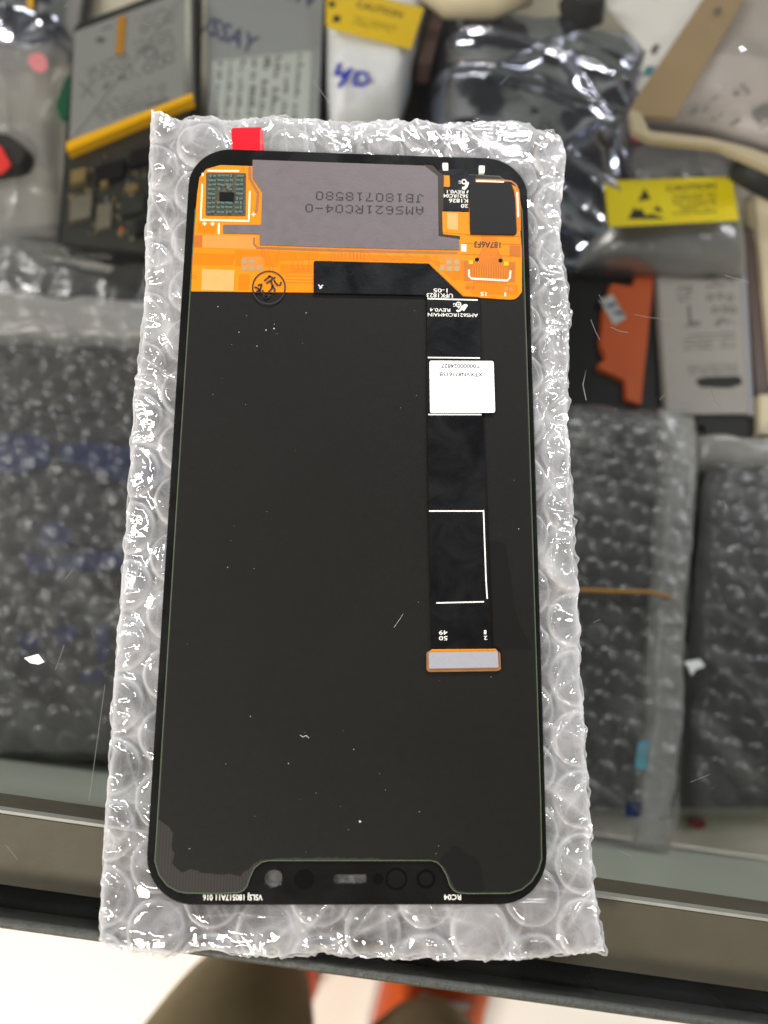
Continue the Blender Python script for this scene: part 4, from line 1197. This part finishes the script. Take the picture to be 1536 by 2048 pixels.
lb = MB().px([(858.8, 721.2), (987.2, 721.9), (990.4, 825.2), (860.2, 825.8)], ZB, ZB + .00009, 0, r=4.5)
zl = ZB + .00009
lb.text('T00000024827', (960, 728.4), (882.5, 728.0), 8, zl, 1, bold=.012); lb.text('XTXVN871615B', (965.5, 745.2), (879, 744.6), 8, zl, 1, bold=.012)
lb.build('serial_label', [M['label'], M['label_ink']], ribbon)
cn = MB()
cn.px([(853, 1305), (864, 1298.5), (991, 1297.6), (1000.5, 1306), (1002, 1339), (994.5, 1342), (858.6, 1344), (853.4, 1340.5)], .00456, ZB, 0, r=3)
cn.px([(864, 1298.6), (991, 1297.8), (996, 1302), (858, 1304.5)], ZB, ZB + 3e-5, 1)
con = cn.build('connector', [M['copper'], M['orange']], ribbon)
MB().px([(857, 1304.3), (996, 1302), (998, 1335.5), (858, 1337.5)], ZB, ZB + .0003, r=2, taper=.00005).build('stiffener', M['stiff'], con)
# stamp across orange flex and film
st = MB()
st.ring(537.5, 575, 32.5, 2.6, ZF + 1.4e-4, 0, n=48)
o_ = (490, 500); k_ = 310 / 1536


def zp(*pts): return [(o_[0] + a * k_, o_[1] + b * k_) for a, b in pts]


for p in (zp((190, 305), (245, 260)), zp((230, 255), (275, 275)), zp((210, 330), (300, 270)), zp((255, 310), (270, 350), (262, 385), (230, 420)), zp((285, 300), (320, 350), (350, 345), (355, 315)), zp((270, 350), (295, 395), (290, 415)),
          zp((95, 365), (150, 395)), zp((125, 350), (165, 340)), zp((165, 340), (150, 395), (110, 415)), zp((130, 405), (180, 425), (175, 395)), zp((185, 430), (205, 470), (250, 440)), zp((180, 455), (240, 470))): st.strip(p, 3.4, ZF + 1.4e-4, 0, h=3e-5)
st.build('ink_stamp', M['stamp'], flex)
# red pull tab
MB().px([(461.7, 256), (526, 254), (530, 320), (466, 320)], ZPH - .00016, ZPH - .00004, r=[7, 7, 0, 0]).build('pull_tab', M['red'], ph)

# scraps on the glass
flat('paper_scrap', 'torn white paper scrap lying on the glass left of the bubble wrap', 'scrap', [(48, 1316), (76, 1308), (88, 1324), (76, 1329), (60, 1326)], .0004, .0003, M['paper'])
flat('paper_scrap', 'tiny white paper chip on the glass over the taped envelope', 'scrap', [(1478, 94), (1484, 91), (1494, 99), (1484, 103)], .0004, .0003, M['paper'])

# ---------------------------------------------------------------- person standing at the counter
pr = thing('person', 'person in khaki trousers and orange trainers standing in front of the counter', 'person', (0, -.40, -.75))


def leg_pts():
    la, lm = at(540, 1900, -.68), at(476, 2056, -.50)
    lk = lm + (lm - la) * .75 + np.array([0, -.01, .06])
    ra, rm = at(855, 2072, -.64), at(845, 2190, -.48)
    rk = rm + (rm - ra) * .7 + np.array([0, -.02, .08])
    return la, lm, lk, ra, rm, rk


la, lm, lk, ra, rm, rk = leg_pts()
hipc = np.array([-.03, -.52, .12]); lh = np.array([-.13, -.50, .06]); rh = np.array([.07, -.50, .06])
verts = [hipc, lh, lk, lm, la, rh, rk, rm, ra, np.array([-.03, -.53, .22])]
edges = [(0, 1), (1, 2), (2, 3), (3, 4), (0, 5), (5, 6), (6, 7), (7, 8), (0, 9)]
rad = [.12, .10, .078, .060, .034, .10, .078, .064, .036, .13]
me = bpy.data.meshes.new('trousers')
wl_ = world_loc(pr)
me.from_pydata([tuple(Vector(p) - wl_) for p in verts], edges, [])
tr = bpy.data.objects.new('trousers', me); COL.objects.link(tr); tr.parent = pr
me.materials.append(M['khaki'])
sk = tr.modifiers.new('skin', 'SKIN')
sv = me.skin_vertices[0].data
for i, r_ in enumerate(rad): sv[i].radius = (r_, r_)
sv[0].use_root = True
sk.use_smooth_shade = True
sb = tr.modifiers.new('sub', 'SUBSURF'); sb.levels = 2; sb.render_levels = 2


def shoe(heel, toe, width):
    heel, toe = np.array(heel, float), np.array(toe, float)
    d = (toe - heel); L = np.linalg.norm(d); d /= L
    n = np.array([-d[1], d[0], 0])
    st_ = ((0, .55, .075), (.06, .74, .085), (.2, .8, .09), (.38, .78, .088), (.5, .86, .075), (.68, 1.0, .058), (.84, .92, .048), (.95, .66, .04), (1., .3, .03))
    b, s = MB(), MB(); N = 14
    vs, fs = [], []
    for t_, w_, h_ in st_:
        for k in range(N):
            a = math.pi * k / (N - 1)
            vs.append(heel + d * L * t_ + n * math.cos(a) * width / 2 * w_ + np.array([0, 0, .024 + h_ * math.sin(a) ** .75]))
    for i in range(len(st_) - 1):
        for k in range(N - 1): fs.append((i * N + k, i * N + k + 1, (i + 1) * N + k + 1, (i + 1) * N + k))
    fs.append(tuple(range(N))); fs.append(tuple((len(st_) - 1) * N + k for k in range(N))[::-1])
    b.add(vs, fs); up = b.build('shoe', M['shoe'], pr, smooth=True)
    o1 = [heel + d * L * t_ + n * width / 2 * w_ * 1.06 for t_, w_, _ in st_] + [heel + d * L * t_ - n * width / 2 * w_ * 1.06 for t_, w_, _ in st_[::-1]]
    s.prism([p[:2] for p in o1], -.75, -.724); s.build('sole', M['shoe_white'], up)
    q = MB()
    for k in range(5):
        c0 = heel + d * L * (.42 + k * .06); hh = .115 - k * .011
        q.tube([c0 + n * .022 + np.array([0, 0, hh - .013]), c0 + np.array([0, 0, hh]), c0 - n * .022 + np.array([0, 0, hh - .013])], .0035, n=6)
    q.build('laces', M['shoe_white'], up)
    return up


def g2(p): return (p[0], p[1], -.75)


dR = np.array([.22, .95, 0])
shoe(g2(ra + np.array([-.01, -.09, 0])), g2(ra + np.array([-.01, -.09, 0]) + dR * .29), .128)
shoe(g2(la + np.array([0, -.07, 0])), g2(la + np.array([-.01, .21, 0])), .115)
